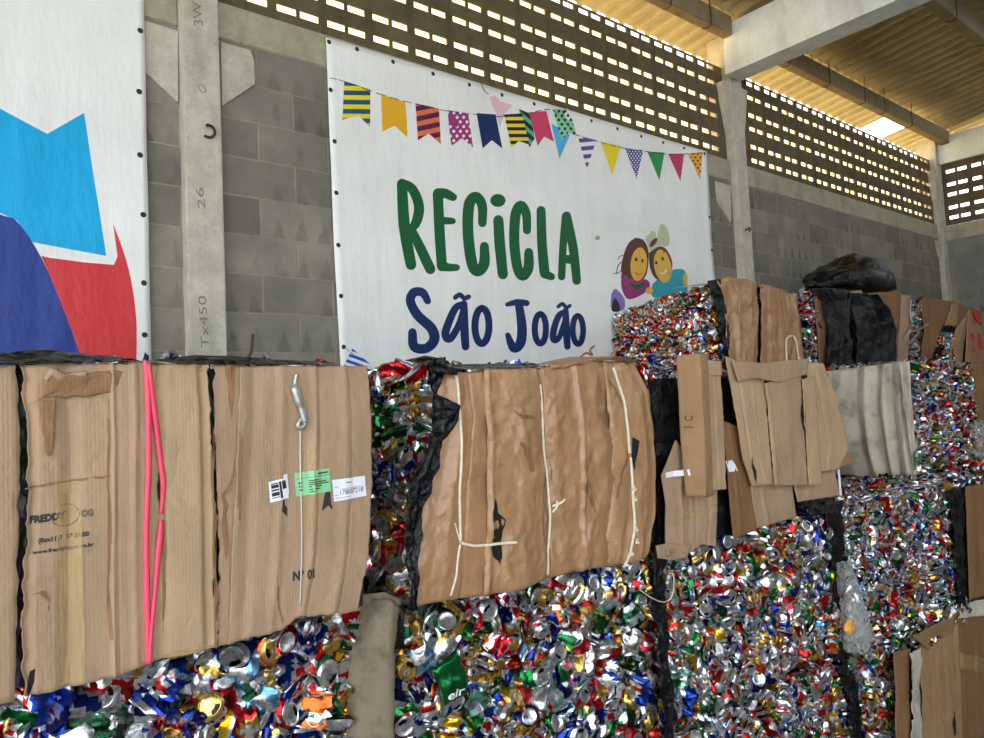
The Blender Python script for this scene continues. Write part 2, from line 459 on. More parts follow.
def strokes(P, w, conv, mi=0, ex=0., n=10, step=.0):
    """a brush stroke: polyline in pixel space widened by w (scalar or per point) with round ends"""
    P = np.asarray(P, float); W = np.full(len(P), w) if np.isscalar(w) else np.asarray(w, float)
    Q = np.array(smooth_path(list(np.c_[P, W]), 5)); out = []
    nrm = []
    for i in range(len(Q)):
        t = Q[min(i+1, len(Q)-1), :2]-Q[max(i-1, 0), :2]; t /= np.linalg.norm(t)+1e-9; nrm.append((-t[1], t[0]))
    nrm = np.array(nrm)
    l = Q[:, :2]+nrm*Q[:, 2:]/2; r = Q[:, :2]-nrm*Q[:, 2:]/2
    for i in range(len(Q)-1):
        out.append(([conv(l[i]), conv(l[i+1]), conv(r[i+1]), conv(r[i])], mi, ex))
    for c, rad in ((Q[0], Q[0, 2]/2), (Q[-1], Q[-1, 2]/2)):
        out.append(([conv((c[0]+rad*math.cos(k*2*math.pi/n), c[1]+rad*math.sin(k*2*math.pi/n))) for k in range(n)], mi, ex+.0001))
    return out
def ell(c, rx, ry, conv=lambda q: tuple(q), mi=0, ex=0., n=16, rot=0.):
    cr, sr = math.cos(rot), math.sin(rot)
    return ([conv((c[0]+rx*math.cos(a)*cr-ry*math.sin(a)*sr, c[1]+rx*math.cos(a)*sr+ry*math.sin(a)*cr)) for a in [2*math.pi*k/n for k in range(n)]], mi, ex)
def clip_convex(P, Q):
    """Sutherland-Hodgman: clip polygon P by convex Q"""
    area = sum(Q[i][0]*Q[(i+1) % len(Q)][1]-Q[(i+1) % len(Q)][0]*Q[i][1] for i in range(len(Q)))
    if area < 0: Q = Q[::-1]
    out = [tuple(p) for p in P]
    for i in range(len(Q)):
        a, b = Q[i], Q[(i+1) % len(Q)]; inp = out; out = []
        ins = lambda p: (b[0]-a[0])*(p[1]-a[1])-(b[1]-a[1])*(p[0]-a[0]) >= -1e-9
        for j in range(len(inp)):
            p, q = inp[j], inp[(j+1) % len(inp)]
            ip, iq = ins(p), ins(q)
            if ip: out.append(p)
            if ip != iq:
                d1 = (b[0]-a[0])*(p[1]-a[1])-(b[1]-a[1])*(p[0]-a[0]); d2 = (b[0]-a[0])*(q[1]-a[1])-(b[1]-a[1])*(q[0]-a[0])
                t = d1/(d1-d2); out.append((p[0]+(q[0]-p[0])*t, p[1]+(q[1]-p[1])*t))
        if len(out) < 3: return []
    return out

# ================================================================== SETTING
YW = 3.70
Z = lambda z: z+H0
struct(box('floor', -7, 12.5, -7, 4.0, -.12, 0, M['floor']))
struct(box('ground_outside', -60, 60, -60, -7.0, -.14, -.02, M['yard']))
struct(box('ground_behind', -60, 60, 4.0, 60, -.14, -.02, M['ground']))
struct(box('ground_left', -60, -7, -7, 4.0, -.14, -.02, M['yard']))
struct(box('ground_right', 12.5, 60, -7, 4.0, -.14, -.02, M['ground']))
struct(box('wall_outside', -14, 23.5, 8.0, 8.25, -.02, Z(8.0*.80), M['outer_wall']))
struct(box('wall_back', -7, 10.85, YW, YW+.14, 0, Z(1.98), M['block']))
struct(box('wall_right', 10.85, 11.0, -7, YW+.14, 0, Z(1.965), M['block_end']))

struct(box('added_front_wall', 1.2, 11.0, -7.15, -7.0, 0, Z(3.9), M['block']))  # unseen wall added to narrow the opening so light comes from the left

def breeze(name, c0, per, k0, k1, lo, hi, axis):
    """open breeze-block wall: every block has two rows of two slots, cut right through"""
    t = .022; mb = MB(); hw, hh = .056, .021; hw2, hh2 = .0635, .028
    if axis == 'y': hw, hw2 = .052, .058
    rows = [2.332, 2.640, 2.948]
    zs = []; cells = []
    xedges = []
    for k in range(k0, k1+1):
        c = c0+per*k
        for s in (-.0675, .0675): xedges.append(c+s)
    zc = [r+s for r in rows for s in (-.067, .067)]
    xe = [lo]+[x+d for x in xedges for d in (-hw, hw)]+[hi]; ze = [2.17]+[z+d for z in zc for d in (-hh, hh)]+[3.05]
    xe2 = [lo]+[x+d for x in xedges for d in (-hw2, hw2)]+[hi]; ze2 = [2.17]+[z+d for z in zc for d in (-hh2, hh2)]+[3.05]
    def P(x, d, z):
        return (x, YW+.02+d, Z(z)) if axis == 'x' else (10.85+.02+d, x, Z(z))
    nx, nz = len(xe), len(ze)
    V = [P(x, 0, z) for z in ze for x in xe]+[P(x, t, z) for z in ze2 for x in xe2]
    N = nx*nz; Fc = []
    g = lambda j, i: j*nx+i
    for j in range(nz-1):
        for i in range(nx-1):
            if i % 2 == 1 and j % 2 == 1:
                q = (g(j, i), g(j, i+1), g(j+1, i+1), g(j+1, i))
                for a in range(4):
                    b = (a+1) % 4; Fc.append((q[b], q[a], q[a]+N, q[b]+N))
            else:
                f = (g(j, i), g(j, i+1), g(j+1, i+1), g(j+1, i)); Fc.append(f); Fc.append(tuple(x+N for x in f[::-1]))
    mb.add(V, Fc)
    # raised lips of the block joints
    for k in range(k0, k1+2):
        x = c0+per*(k-.5)
        if lo < x < hi:
            q = [P(x-.003, -.004, 2.17), P(x+.003, -.004, 2.17), P(x+.003, -.004, 3.05), P(x-.003, -.004, 3.05), P(x-.003, 0, 2.17), P(x+.003, 0, 2.17), P(x+.003, 0, 3.05), P(x-.003, 0, 3.05)]
            mb.add(q, [(0, 1, 2, 3), (0, 4, 5, 1), (1, 5, 6, 2), (2, 6, 7, 3), (3, 7, 4, 0)])
    return struct(mb.build(name, [M['breeze']]))
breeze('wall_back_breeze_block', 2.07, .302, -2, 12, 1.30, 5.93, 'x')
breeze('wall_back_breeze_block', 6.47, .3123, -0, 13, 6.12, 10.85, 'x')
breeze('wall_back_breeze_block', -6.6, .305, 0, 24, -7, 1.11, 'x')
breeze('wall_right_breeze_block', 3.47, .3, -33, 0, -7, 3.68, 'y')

# lintel (ring beam) under the breeze blocks, in front of the block wall by a hair
struct(box('lintel', -7, 1.11, YW-.012, YW+.15, Z(1.98), Z(2.175), M['lintel'], bev=.006))
struct(box('lintel', 1.295, 5.93, YW-.012, YW+.15, Z(1.98), Z(2.175), M['lintel'], bev=.006))
struct(box('lintel', 6.12, 10.72, YW-.012, YW+.15, Z(1.98), Z(2.175), M['lintel'], bev=.006))
struct(box('lintel', 10.838, 11.0, -7, 3.78, Z(1.965), Z(2.16), M['lintel'], bev=.006))
# pillars
def pillar(x0, x1, flare):
    mb = MB(); yf, yb = 3.635, YW+.16
    top = Z(3.34)
    v, f = box_vf(x0, x1, yf, yb, 0, top); mb.add(v, f)
    if flare:
        # corbels that widen the head to carry the roof beam
        for s, xe in ((-1, x0), (1, x1)):
            prof = [(xe, Z(2.42)), (xe+s*.05, Z(2.62)), (xe+s*.10, Z(2.88)), (xe, Z(2.88))]
            V = [(x, y, z) for y in (yf+.01, yb) for x, z in prof]
            mb.add(V, [(0, 1, 2, 3), (7, 6, 5, 4), (0, 4, 5, 1), (1, 5, 6, 2), (2, 6, 7, 3)])
    o = mb.build('pillar', [M['pillar']]); struct(o)
    bm = bmesh.new(); bm.from_mesh(o.data); bmesh.ops.recalc_face_normals(bm, faces=bm.faces[:]); 
    bmesh.ops.bevel(bm, geom=[e for e in bm.edges if abs((e.verts[0].co-e.verts[1].co).z) > .5], offset=.008, segments=2, affect='EDGES')
    bm.to_mesh(o.data); bm.free()
    return o
p1 = pillar(1.112, 1.295, False); p2 = pillar(5.93, 6.12, True); p3 = pillar(10.70, 10.86, True)
p0 = pillar(-3.7, -3.51, False)
# haunches cast beside the pillars, flush with the wall
def haunch(P):
    V = [onY(x, y, YW-.014) for x, y in P]; n = len(V); V += [v+np.array([0, .03, 0]) for v in V]
    Fc = [tuple(range(n))[::-1], tuple(range(n, 2*n))]+[(i, (i+1) % n, (i+1) % n+n, i+n) for i in range(n)]
    o = mesh_obj('haunch', V, Fc, M['pillar']); bm = bmesh.new(); bm.from_mesh(o.data); bmesh.ops.recalc_face_normals(bm, faces=bm.faces[:]); bm.to_mesh(o.data); bm.free()
    return struct(o)
haunch([(221, 42), (250, 50), (254, 60), (255, 84), (222, 106)]); haunch([(143, 20), (178, 31), (178, 102), (143, 70)])
haunch([(716, 181), (731, 186), (731, 222), (718, 202)]); haunch([(935.5, 240), (941, 243), (943, 268), (938.5, 255)])

# roof: corrugated fibre-cement sheets sloping down over the wall to short eaves
SL = .14
def roofz(y): return 3.44+SL*(3.6-y)
def prof(s):
    s = (s % 1)
    t = abs(s-.5)*2            # 0 at the rib, 1 between ribs
    return -math.cos(math.pi*min(1, max(0, (t-.12)/.36)))
def corrug(name, x0, x1, ya, yb, mat, ny=2, am=.040):
    per = .177; n = int((x1-x0)/per*16); xs = np.linspace(x0, x1, n+1); ys = np.linspace(ya, yb, ny)
    V = []; 
    for dz in (0, .008):
        for y in ys:
            for x in xs: V.append((x, y, Z(roofz(y)+am+am*prof(x/per)+dz)))
    k = n+1; N = k*ny; Fc = []
    for j in range(ny-1):
        for i in range(n):
            f = (j*k+i, j*k+i+1, (j+1)*k+i+1, (j+1)*k+i); Fc.append(f); Fc.append(tuple(a+N for a in f[::-1]))
    for j in (0, ny-1):
        for i in range(n): Fc.append((j*k+i, j*k+i+1, j*k+i+1+N, j*k+i+N))
    return struct(mesh_obj(name, V, Fc, mat, smooth=True))
corrug('ceiling', -7, 11.6, -7, 3.62, M['roof'])
corrug('ceiling_eaves', -7, 9.62, 3.55, 4.125, M['roof'], am=.016); corrug('ceiling_eaves', 10.30, 11.6, 3.55, 4.125, M['roof'], am=.016)
def hooks(par, xs, y0, y1, z0, z1):
    for x in xs:
        P = smooth_path([(x, y0-.02, z1+.09), (x, y0-.012, z1), (x+.004, y0-.014, z0+.03), (x+.012, y0+.0, z0-.018), (x+.02, (y0+y1)/2, z0-.02), (x+.03, y1-.01, z0-.004)], 4)
        v, f = tube_vf(P, .0045, 6)
        mesh_obj('hook_bolt', v, f, M['rust'], par, smooth=True)
k = 0
for y in (3.55, 2.36, 1.16, -.04, -1.24, -2.44, -3.64, -4.84, -6.04):
    zt = roofz(y)
    xs = [(-7, 5.80), (6.03, 10.85)] 
    for a, b in xs:
        o = struct(box('purlin', a, b, y-.05, y+.05, Z(zt-.215), Z(zt-.045), M['purlin'], bev=.006))
        if y > 1.5:
            hx = [4.3, 4.9, 5.45] if a < 0 else [6.75, 7.55, 8.35, 8.85, 9.6]
            hooks(o, hx, y-.05, y+.05, Z(zt-.215), Z(zt-.045))
# roof beams, level, resting on the pillar corbels
for x in (-3.7, 5.80):
    mb = MB(); v, f = box_vf(x, x+.23, -7, 3.60, Z(2.905), Z(3.19), ); mb.add(v, f)
    v, f = box_vf(x+.015, x+.215, -7, 3.60, Z(3.19), Z(3.36)); mb.add(v, f)
    struct(mb.build('roof_beam', [M['beam']]))
mb = MB(); v, f = box_vf(10.80, 11.0, -7, 3.66, Z(2.985), Z(3.34)); mb.add(v, f)
struct(mb.build('roof_beam', [M['beam']]))
for (px, py, w) in ((208, 132, 1), (747, 230, 0)):
    c = onY(px, py, 3.63)
    P = [c+np.array([.03*math.cos(a) , -.012-.012*math.sin(a/2), .028*math.sin(a)]) for a in np.linspace(math.radians(120), math.radians(-130), 12)] if w else [c+np.array([.03*math.sin(a), -.03*math.cos(a)+.0, .02*math.cos(a)-.01]) for a in np.linspace(math.radians(-90), math.radians(90), 10)]
    v, f = tube_vf(P, .007, 7); mesh_obj('lifting_loop', v, f, M['rust'], p1 if w else p2, smooth=True)
# pencilled casting marks on the near pillar
bv = bvh_of([p1]); prw = planeY(3.635)
decal_mesh('casting_mark', p1, M['pencil'], text_polys('26', (205.5, 209), (203, 187.5), 7.5, up=(-1, -.05)), prw, bv, maxe=.2)
decal_mesh('casting_mark', p1, M['pencil'], text_polys('Tx450', (209, 348), (206, 296), 8, up=(-1, -.02)), prw, bv, maxe=.2)
decal_mesh('casting_mark', p1, M['pencil'], text_polys('3W', (203, 26), (201, 2), 9, up=(-1, -.02)), prw, bv, maxe=.2)
decal_mesh('casting_mark', p1, M['pencil'], strokes([(198, 86), (202, 85), (206, 91), (202, 92.5), (198, 87)], .9, tuple), prw, bv, maxe=.2)

# ================================================================== BANNERS
YB = 3.672
prb = planeY(YB)
# --- left banner
bn = thing('hanging_banner', (.2, YB, Z(.2)), 'white vinyl banner with cyan, red and navy shapes left of the near concrete pillar', 'banner')
cl = sheet('banner_cloth', bn, M['banner'], [(-160, -110), (-150, 420)], [(142.5, -60), (151.5, 372)], prb, nu=40, nv=50, th=.0012, wr=.008, wf=2.2, fine=.0006, sharp=.0025, folds=())
b1 = bvh_of([cl])
cy = [(-60, 78), (0, 109), (47, 134), (84, 113), (106, 256), (31, 242), (17, 221), (0, 213), (-60, 195)]
def curve(P, k=5): return [tuple(q) for q in smooth_path([np.array(p, float) for p in P], k)]
decal_mesh('printed_shape', bn, M['b_cyan'], [(cy, 0, 0)], prb, b1, maxe=.06)['label'] = 'cyan arrow print'
rd = curve([(113, 224), (124, 254), (131, 281), (136, 319), (136, 364)])+[(84, 364)]+curve([(79, 352), (58, 296), (41, 256)])+curve([(50, 258), (77, 261.5), (108, 266), (115, 263), (117.5, 254), (117, 243)])
decal_mesh('printed_shape', bn, M['b_red'], [(rd, 0, 0)], prb, b1, maxe=.06)['label'] = 'red curved print'
nv_ = curve([(-60, 195), (0, 215), (17, 222), (39, 254), (58, 296), (79, 352), (83, 366)])+[(-60, 366)]
decal_mesh('printed_shape', bn, M['b_blue'], [(nv_, 0, .0002)], prb, b1, maxe=.06)['label'] = 'navy blue print'
def eyelet(par, px, py, bvh):
    c = onto(bvh, prb(px, py), .001); v, f = [], []
    mb = MB(); n = 12
    ring = [(c[0]+r*math.cos(a), c[1]-(.002 if 0 < i < 3 else 0), c[2]+r*math.sin(a)) for i, r in enumerate((.0135, .012, .008, .006)) for a in [2*math.pi*k/n for k in range(n)]]
    mb.add(ring, [(i*n+k, i*n+(k+1) % n, (i+1)*n+(k+1) % n, (i+1)*n+k) for i in range(3) for k in range(n)])
    mb.add([(c[0]+.006*math.cos(2*math.pi*k/n), c[1], c[2]+.006*math.sin(2*math.pi*k/n)) for k in range(n)], [tuple(range(n))])
    mb.build('eyelet', [M['ink']], par, smooth=True)
for q in ((140, 31), (139, 92), (140, 155), (143, 215), (144, 283), (144.5, 335)): eyelet(bn, q[0], q[1], b1)
# --- main banner
bm_ = thing('hanging_banner', (3.7, YB, Z(.2)), 'wide white vinyl banner lettered RECICLA São João with printed bunting', 'banner')
cl2 = sheet('banner_cloth', bm_, M['banner'], [(325.9, 37.5), (332, 200), (340.5, 372)], [(706.5, 151.5), (721, 372)], prb, nu=80, nv=50, th=.0012, wr=.007, wf=2.0, fine=.0006, sharp=.002)
b2 = bvh_of([cl2])
K6 = lambda q: (380+q[0]/3.514, 160+q[1]/3.514)
def letter(name, par, mat, items, ex=0):
    polys = []
    for it in items:
        if it[0] == 's': polys += strokes(it[1], it[2], K6, 0, ex)
        elif it[0] == 'e': polys.append(ell(it[1], it[2], it[3], K6, 0, ex))
        elif it[0] == 'o':
            (x, y), rx, ry, w = it[1:]
            polys += strokes([(x+rx*math.sin(a), y-ry*math.cos(a)) for a in np.linspace(0, 2*math.pi, 13)], w, K6, 0, ex)
    return decal_mesh(name, par, M[mat], polys, prb, b2, lift=.0014, maxe=.12)
G_ = 'b_green'; N_ = 'b_navy'
letter('letter_r', bm_, G_, [('s', [(76, 84), (84, 230), (108, 368)], [36, 40, 38]), ('s', [(76, 82), (112, 102), (136, 160), (128, 215), (108, 245)], [30, 34, 36, 36, 26]), ('s', [(108, 242), (144, 315), (176, 384)], [30, 36, 36])])
letter('letter_e', bm_, G_, [('s', [(203, 118), (209, 250), (217, 374)], 36), ('s', [(203, 116), (230, 118), (256, 131)], [34, 34, 28]), ('s', [(210, 213), (235, 214), (255, 215)], [28, 26, 22]), ('s', [(217, 374), (245, 378), (268, 378)], [34, 28, 24])])
letter('letter_c', bm_, G_, [('s', [(358, 222), (357, 160), (334, 130), (311, 160), (308, 260), (322, 365), (342, 392), (364, 365), (365, 304)], [30, 34, 36, 38, 38, 38, 36, 38, 32])])
letter('letter_i', bm_, G_, [('e', (412, 143), 27, 23), ('s', [(414, 212), (420, 300), (430, 402)], [36, 38, 36])])
letter('letter_c', bm_, G_, [('s', [(515, 248), (512, 190), (492, 160), (474, 195), (471, 290), (483, 380), (501, 408), (521, 380), (522, 325)], [28, 32, 34, 36, 36, 36, 34, 36, 32])])
letter('letter_l', bm_, G_, [('s', [(564, 178), (568, 290), (578, 395)], [32, 34, 36]), ('s', [(578, 400), (603, 410)], [32, 26])])
letter('letter_a', bm_, G_, [('s', [(652, 198), (643, 300), (639, 410)], [30, 26, 26]), ('s', [(654, 196), (678, 310), (692, 424)], [30, 32, 30]), ('s', [(642, 347), (685, 352)], [30, 30])])
letter('letter_s', bm_, N_, [('s', [(166, 496), (148, 466), (118, 466), (106, 496), (130, 545), (178, 592), (188, 632), (160, 662), (118, 656), (112, 606)], [24, 30, 32, 32, 34, 36, 36, 34, 34, 30])])
letter('letter_a', bm_, N_, [('s', [(292, 508), (262, 522), (232, 590), (228, 620), (245, 628), (275, 580), (292, 520)], [22, 26, 28, 28, 26, 24, 20]), ('s', [(292, 506), (295, 600), (299, 656)], [26, 30, 28]), ('s', [(262, 484), (278, 474), (294, 486), (310, 481)], 17)])
letter('letter_o', bm_, N_, [('o', (357, 583), 25, 62, 25)])
letter('letter_j', bm_, N_, [('s', [(446, 508), (480, 500), (514, 503)], [16, 22, 22]), ('s', [(486, 505), (498, 590), (492, 645), (468, 660), (448, 615)], [28, 34, 34, 32, 18])])
letter('letter_o', bm_, N_, [('o', (563, 593), 20, 52, 22)])
letter('letter_a', bm_, N_, [('s', [(652, 533), (628, 548), (609, 604), (612, 632), (630, 622), (650, 565)], [18, 22, 24, 24, 20, 18]), ('s', [(653, 530), (655, 600), (658, 656)], [22, 26, 22]), ('s', [(627, 515), (642, 505), (655, 518), (668, 512)], 13)])
letter('letter_o', bm_, N_, [('o', (695, 597), 18, 50, 20)])
# bunting printed on the banner
A4 = lambda q: (330+q[0]/4.92, 60+q[1]/4.92)
A5 = lambda q: (500+q[0]/4.473, 90+q[1]/4.473)
def flag(P, conv, base, kind=None, col2=None, n=5, ang=None, lift=0., label=None):
    P = [conv(p) for p in P]
    mats = [M[base]]+([M[col2]] if col2 else [])
    polys = [(P, 0, lift)]
    # convex pieces for clipping the pattern
    if len(P) == 5: pieces = [[P[0], P[1], P[3]], [P[1], P[2], P[3]], [P[0], P[3], P[4]]]
    else: pieces = [P]
    xs = [p[0] for p in P]; ys = [p[1] for p in P]
    if kind == 'stripe':
        h = (max(ys)-min(ys)); w = h/(2*n)
        sl = ang if ang is not None else (P[1][1]-P[0][1])/(P[1][0]-P[0][0])
        y = min(ys)-h*.4
        while y < max(ys)+h*.6:
            q = [(min(xs)-2, y), (max(xs)+2, y+sl*(max(xs)-min(xs)+4)), (max(xs)+2, y+w+sl*(max(xs)-min(xs)+4)), (min(xs)-2, y+w)]
            for pc in pieces:
                c = clip_convex(q, pc)
                if c: polys.append((c, 1, lift+.0008))
            y += 2*w
    if kind == 'dots':
        st = (max(xs)-min(xs))/n; j = 0; y = min(ys)+st*.4
        while y < max(ys):
            x = min(xs)+(st*.5 if j % 2 else 0)
            while x < max(xs)+st:
                for pc in pieces:
                    c = clip_convex(ell((x, y), st*.24, st*.26, n=8)[0], pc)
                    if c: polys.append((c, 1, lift+.0008))
                x += st
            y += st*.72; j += 1
    o = decal_mesh('bunting_flag', bm_, mats, polys, prb, b2, lift=.0012, maxe=.2)
    if label: o['label'] = label
flag([(68, 105), (195, 145), (195, 333), (140, 275), (60, 295)], A4, 'f_yellow', 'stripe', 'f_teal', 5, .02, label='yellow and teal striped flag')
flag([(248, 170), (368, 210), (380, 382), (315, 325), (255, 355)], A4, 'f_mustard', label='plain mustard flag')
flag([(418, 213), (535, 240), (546, 412), (485, 362), (432, 395)], A4, 'f_orange', 'stripe', 'f_purple', 4, -.22, label='orange and purple striped flag')
flag([(577, 247), (678, 262), (704, 432), (650, 385), (597, 423)], A4, 'f_magenta', 'dots', 'f_white', 4, label='magenta flag with white dots')
flag([(720, 262), (815, 268), (847, 436), (795, 395), (750, 435)], A4, 'b_navy', label='plain navy flag')
flag([(785, 180), (812, 178), (840, 205), (898, 222), (860, 262), (835, 330), (822, 275), (795, 215)], A4, 'f_pale', label='pale pink print')
flag([(85, 85), (135, 105), (155, 215), (132, 257), (105, 190)], A5, 'f_mint', 'stripe', 'f_dark', 4, .9, label='green and black striped flag')
flag([(18, 110), (100, 105), (130, 245), (82, 228), (50, 258)], A5, 'f_yellow', 'stripe', 'f_dark', 5, .0, lift=.0012, label='yellow and black striped flag')
flag([(228, 150), (312, 200), (265, 308)], A5, 'f_sky', label='sky blue pennant')
flag([(130, 100), (205, 95), (240, 232), (197, 208), (168, 250)], A5, 'f_pink', lift=.0012, label='pink flag')
flag([(233, 85), (305, 85), (342, 208), (305, 190), (275, 228)], A5, 'f_lime', 'dots', 'f_dark', 4, lift=.0012, label='pale green flag with black dots')
flag([(345, 205), (430, 225), (388, 352)], A5, 'f_white', 'stripe', 'f_violet', 4, -.1, label='white and violet striped pennant')
flag([(450, 233), (537, 250), (503, 380)], A5, 'f_lemon', label='yellow pennant')
flag([(557, 260), (640, 270), (610, 398)], A5, 'f_indigo', 'dots', 'f_white', 6, label='indigo pennant with white dots')
flag([(658, 275), (735, 280), (712, 405)], A5, 'f_green', label='green pennant')
flag([(752, 285), (823, 285), (805, 408)], A5, 'f_pink', 'dots', 'f_crimson', 5, label='pink pennant with dark dots')
flag([(840, 285), (905, 278), (893, 400)], A5, 'f_mustard', 'dots', 'f_crimson', 3, label='orange pennant with red dots')
flag([(342, 368), (352, 348.5), (372, 366)], tuple, 'f_stripe', 'stripe', 'f_white', 3, .35, label='blue and white striped pennant')
cord = []
cpts = curve([A4(p) for p in ((0, 90), (68, 107), (248, 172), (418, 218), (577, 252), (720, 270), (860, 280))]+[A5(p) for p in ((18, 113), (130, 103), (233, 92), (320, 180), (345, 203), (450, 235), (557, 262), (658, 276), (752, 288), (840, 286), (915, 280))], 8)
for i in range(0, len(cpts)-1, 2 if False else 1):
    if i % 3 != 2: cord += strokes([cpts[i], cpts[i+1]], .7, tuple, 0, .0018)
for i in range(5): cord += strokes([(342+i*4.2, 346+i*3.2), (344.4+i*4.2, 347.9+i*3.2)], .7, tuple, 0, .001)
cord += strokes([(481, 84), (484, 91), (488, 94)], .8, tuple, 0, .001)
decal_mesh('printed_cord', bm_, M['ink'], cord, prb, b2, maxe=.2)  # dashed cord of the bunting, part of the banner print
# plain festive couple printed on the banner
A7 = lambda q: (590+q[0]/7.57, 220+q[1]/7.57)
def pic(items, mats, name, label):
    polys = []
    for it in items:
        if it[0] == 'p': polys.append(([A7(p) for p in curve(it[1]+[it[1][0]], 4)[:-1]], it[2], it[3]))
        elif it[0] == 'e': polys.append(ell(it[1], it[2], it[3], A7, it[4], it[5], rot=it[6] if len(it) > 6 else 0))
        else: polys += strokes(it[1], it[2], A7, it[3], it[4])
    o = decal_mesh(name, bm_, mats, polys, prb, b2, lift=.0012, maxe=.2); o['label'] = label
pic([('p', [(340, 135), (395, 150), (430, 205), (440, 290), (420, 420), (360, 470), (290, 440), (235, 390), (250, 270), (290, 175)], 0, 0),
     ('s', [(262, 300), (215, 340), (200, 400)], 7, 0, 0), ('s', [(255, 270), (225, 275), (212, 300)], 6, 0, 0), ('s', [(250, 360), (215, 400), (178, 405)], 6, 0, 0),
     ('p', [(235, 400), (290, 440), (420, 450), (450, 500), (400, 560), (290, 600), (240, 520)], 2, .0004),
     ('e', (365, 335), 62, 128, 1, .0008, .08), ('p', [(290, 470), (350, 490), (415, 470), (400, 510), (330, 520)], 3, .0012),
     ('e', (345, 300), 10, 14, 4, .0012), ('e', (392, 310), 9, 13, 4, .0012), ('s', [(338, 395), (360, 415), (385, 402)], 8, 5, .0012),
     ('p', [(160, 560), (190, 520), (235, 560), (262, 610), (250, 680), (160, 680)], 6, .0004), ('p', [(165, 640), (185, 590), (220, 640), (220, 690), (165, 690)], 4, .0008)],
    [M['c_hair'], M['c_skin'], M['c_shirt'], M['c_scarf'], M['ink'], M['f_pink'], M['c_lilac']], 'printed_figure', 'brown haired figure in purple printed on banner')
pic([('p', [(440, 250), (520, 200), (580, 230), (620, 330), (590, 440), (500, 450), (450, 370)], 0, .0016),
     ('p', [(465, 490), (520, 440), (620, 380), (700, 375), (725, 420), (735, 560), (700, 600), (480, 590)], 2, .0016),
     ('e', (545, 350), 66, 128, 1, .002, -.18), ('e', (495, 325), 10, 14, 4, .0024), ('e', (545, 295), 10, 14, 4, .0024), ('s', [(530, 400), (552, 405), (572, 380)], 8, 5, .0024),
     ('p', [(415, 130), (440, 112), (460, 85), (490, 95), (500, 140), (525, 50), (545, 32), (580, 60), (600, 130), (585, 200), (520, 195), (450, 235), (430, 190)], 3, .0024),
     ('e', (474, 172), 18, 42, 0, .0028, .7), ('p', [(700, 420), (728, 400), (735, 470), (722, 500), (704, 490)], 1, .002), ('e', (445, 535), 28, 26, 1, .0022)],
    [M['c_hair'], M['c_skin'], M['c_teal'], M['c_hat'], M['ink'], M['f_white']], 'printed_figure', 'figure in straw hat and teal printed on banner')
decal_mesh('grey_spot', bm_, M['lintel'], [ell((597, 238), 2.6, 2.2)], prb, b2, maxe=.2)
for q in ((329, 42), (356.6, 49.5), (392.7, 62), (432.7, 74), (469, 85), (502, 95), (534, 104), (563, 112.5), (591, 121), (617, 129), (641, 136.5), (663, 142.5), (684, 148), (704, 154)): eyelet(bm_, q[0], q[1], b2)
for q in ((330.5, 90), (334.4, 141.5), (336, 193), (338.5, 245), (341, 296), (343.4, 347), (709.5, 217), (712, 250)): eyelet(bm_, q[0], q[1], b2)
# ================================================================== CRUSHED CANS
def lc(*c): return np.array(lin(c)[:3])
SILV = lc(214, 214, 216); GOLD = lc(206, 170, 92); MOUTH_SHADE = lc(26, 24, 24)
PAL = dict(silver=lc(206, 208, 212), white=lc(232, 232, 234), red=lc(196, 22, 30), blue=lc(18, 52, 150), navy=lc(16, 28, 92), green=lc(10, 112, 52),
           dgreen=lc(8, 72, 40), gold=lc(200, 160, 74), yellow=lc(240, 190, 24), sky=lc(110, 170, 214), black=lc(30, 28, 28), orange=lc(228, 100, 30), mint=lc(120, 190, 170), brown=lc(120, 60, 30))
# (base, accent, second, pattern, weight)
DES = [('silver', 'red', 'white', 'oval', 6), ('silver', 'blue', 'white', 'diag', 4), ('white', 'silver', 'red', 'band', 6), ('silver', 'silver', 'gold', 'band', 9),
       ('red', 'white', 'silver', 'wave', 6), ('red', 'red', 'gold', 'band', 4), ('red', 'gold', 'white', 'oval', 4), ('blue', 'white', 'red', 'oval', 5), ('blue', 'silver', 'sky', 'diag', 4),
       ('navy', 'white', 'red', 'oval', 4), ('green', 'white', 'red', 'oval', 5), ('dgreen', 'silver', 'green', 'wave', 4), ('green', 'dgreen', 'yellow', 'diag', 3),
       ('gold', 'white', 'red', 'band', 4), ('gold', 'brown', 'yellow', 'oval', 3), ('yellow', 'white', 'red', 'wave', 3), ('sky', 'white', 'silver', 'diag', 2), ('black', 'gold', 'silver', 'band', 3), ('orange', 'white', 'green', 'wave', 2), ('mint', 'silver', 'white', 'diag', 1)]
DW = np.array([d[4] for d in DES], float); DW /= DW.sum()
def can_color(d, u, v):
    b, a, s, k, _ = DES[d]; b, a, s = PAL[b], PAL[a], PAL[s]
    if k == 'wave':
        x = v-.5-.22*math.sin(2*math.pi*u*1.0)
        return a if abs(x) < .10 else (s if .1 <= x < .16 else b)
    if k == 'band': return a if (.18 < v < .42) else (s if .58 < v < .8 else b)
    if k == 'oval':
        x = min(abs(u-.25), abs(u-.75)); e = (x/.13)**2+((v-.52)/.25)**2
        return s if e < .3 else (a if e < 1 else b)
    x = (u*2+v*1.3) % 1
    return a if x < .28 else (s if x < .4 else b)

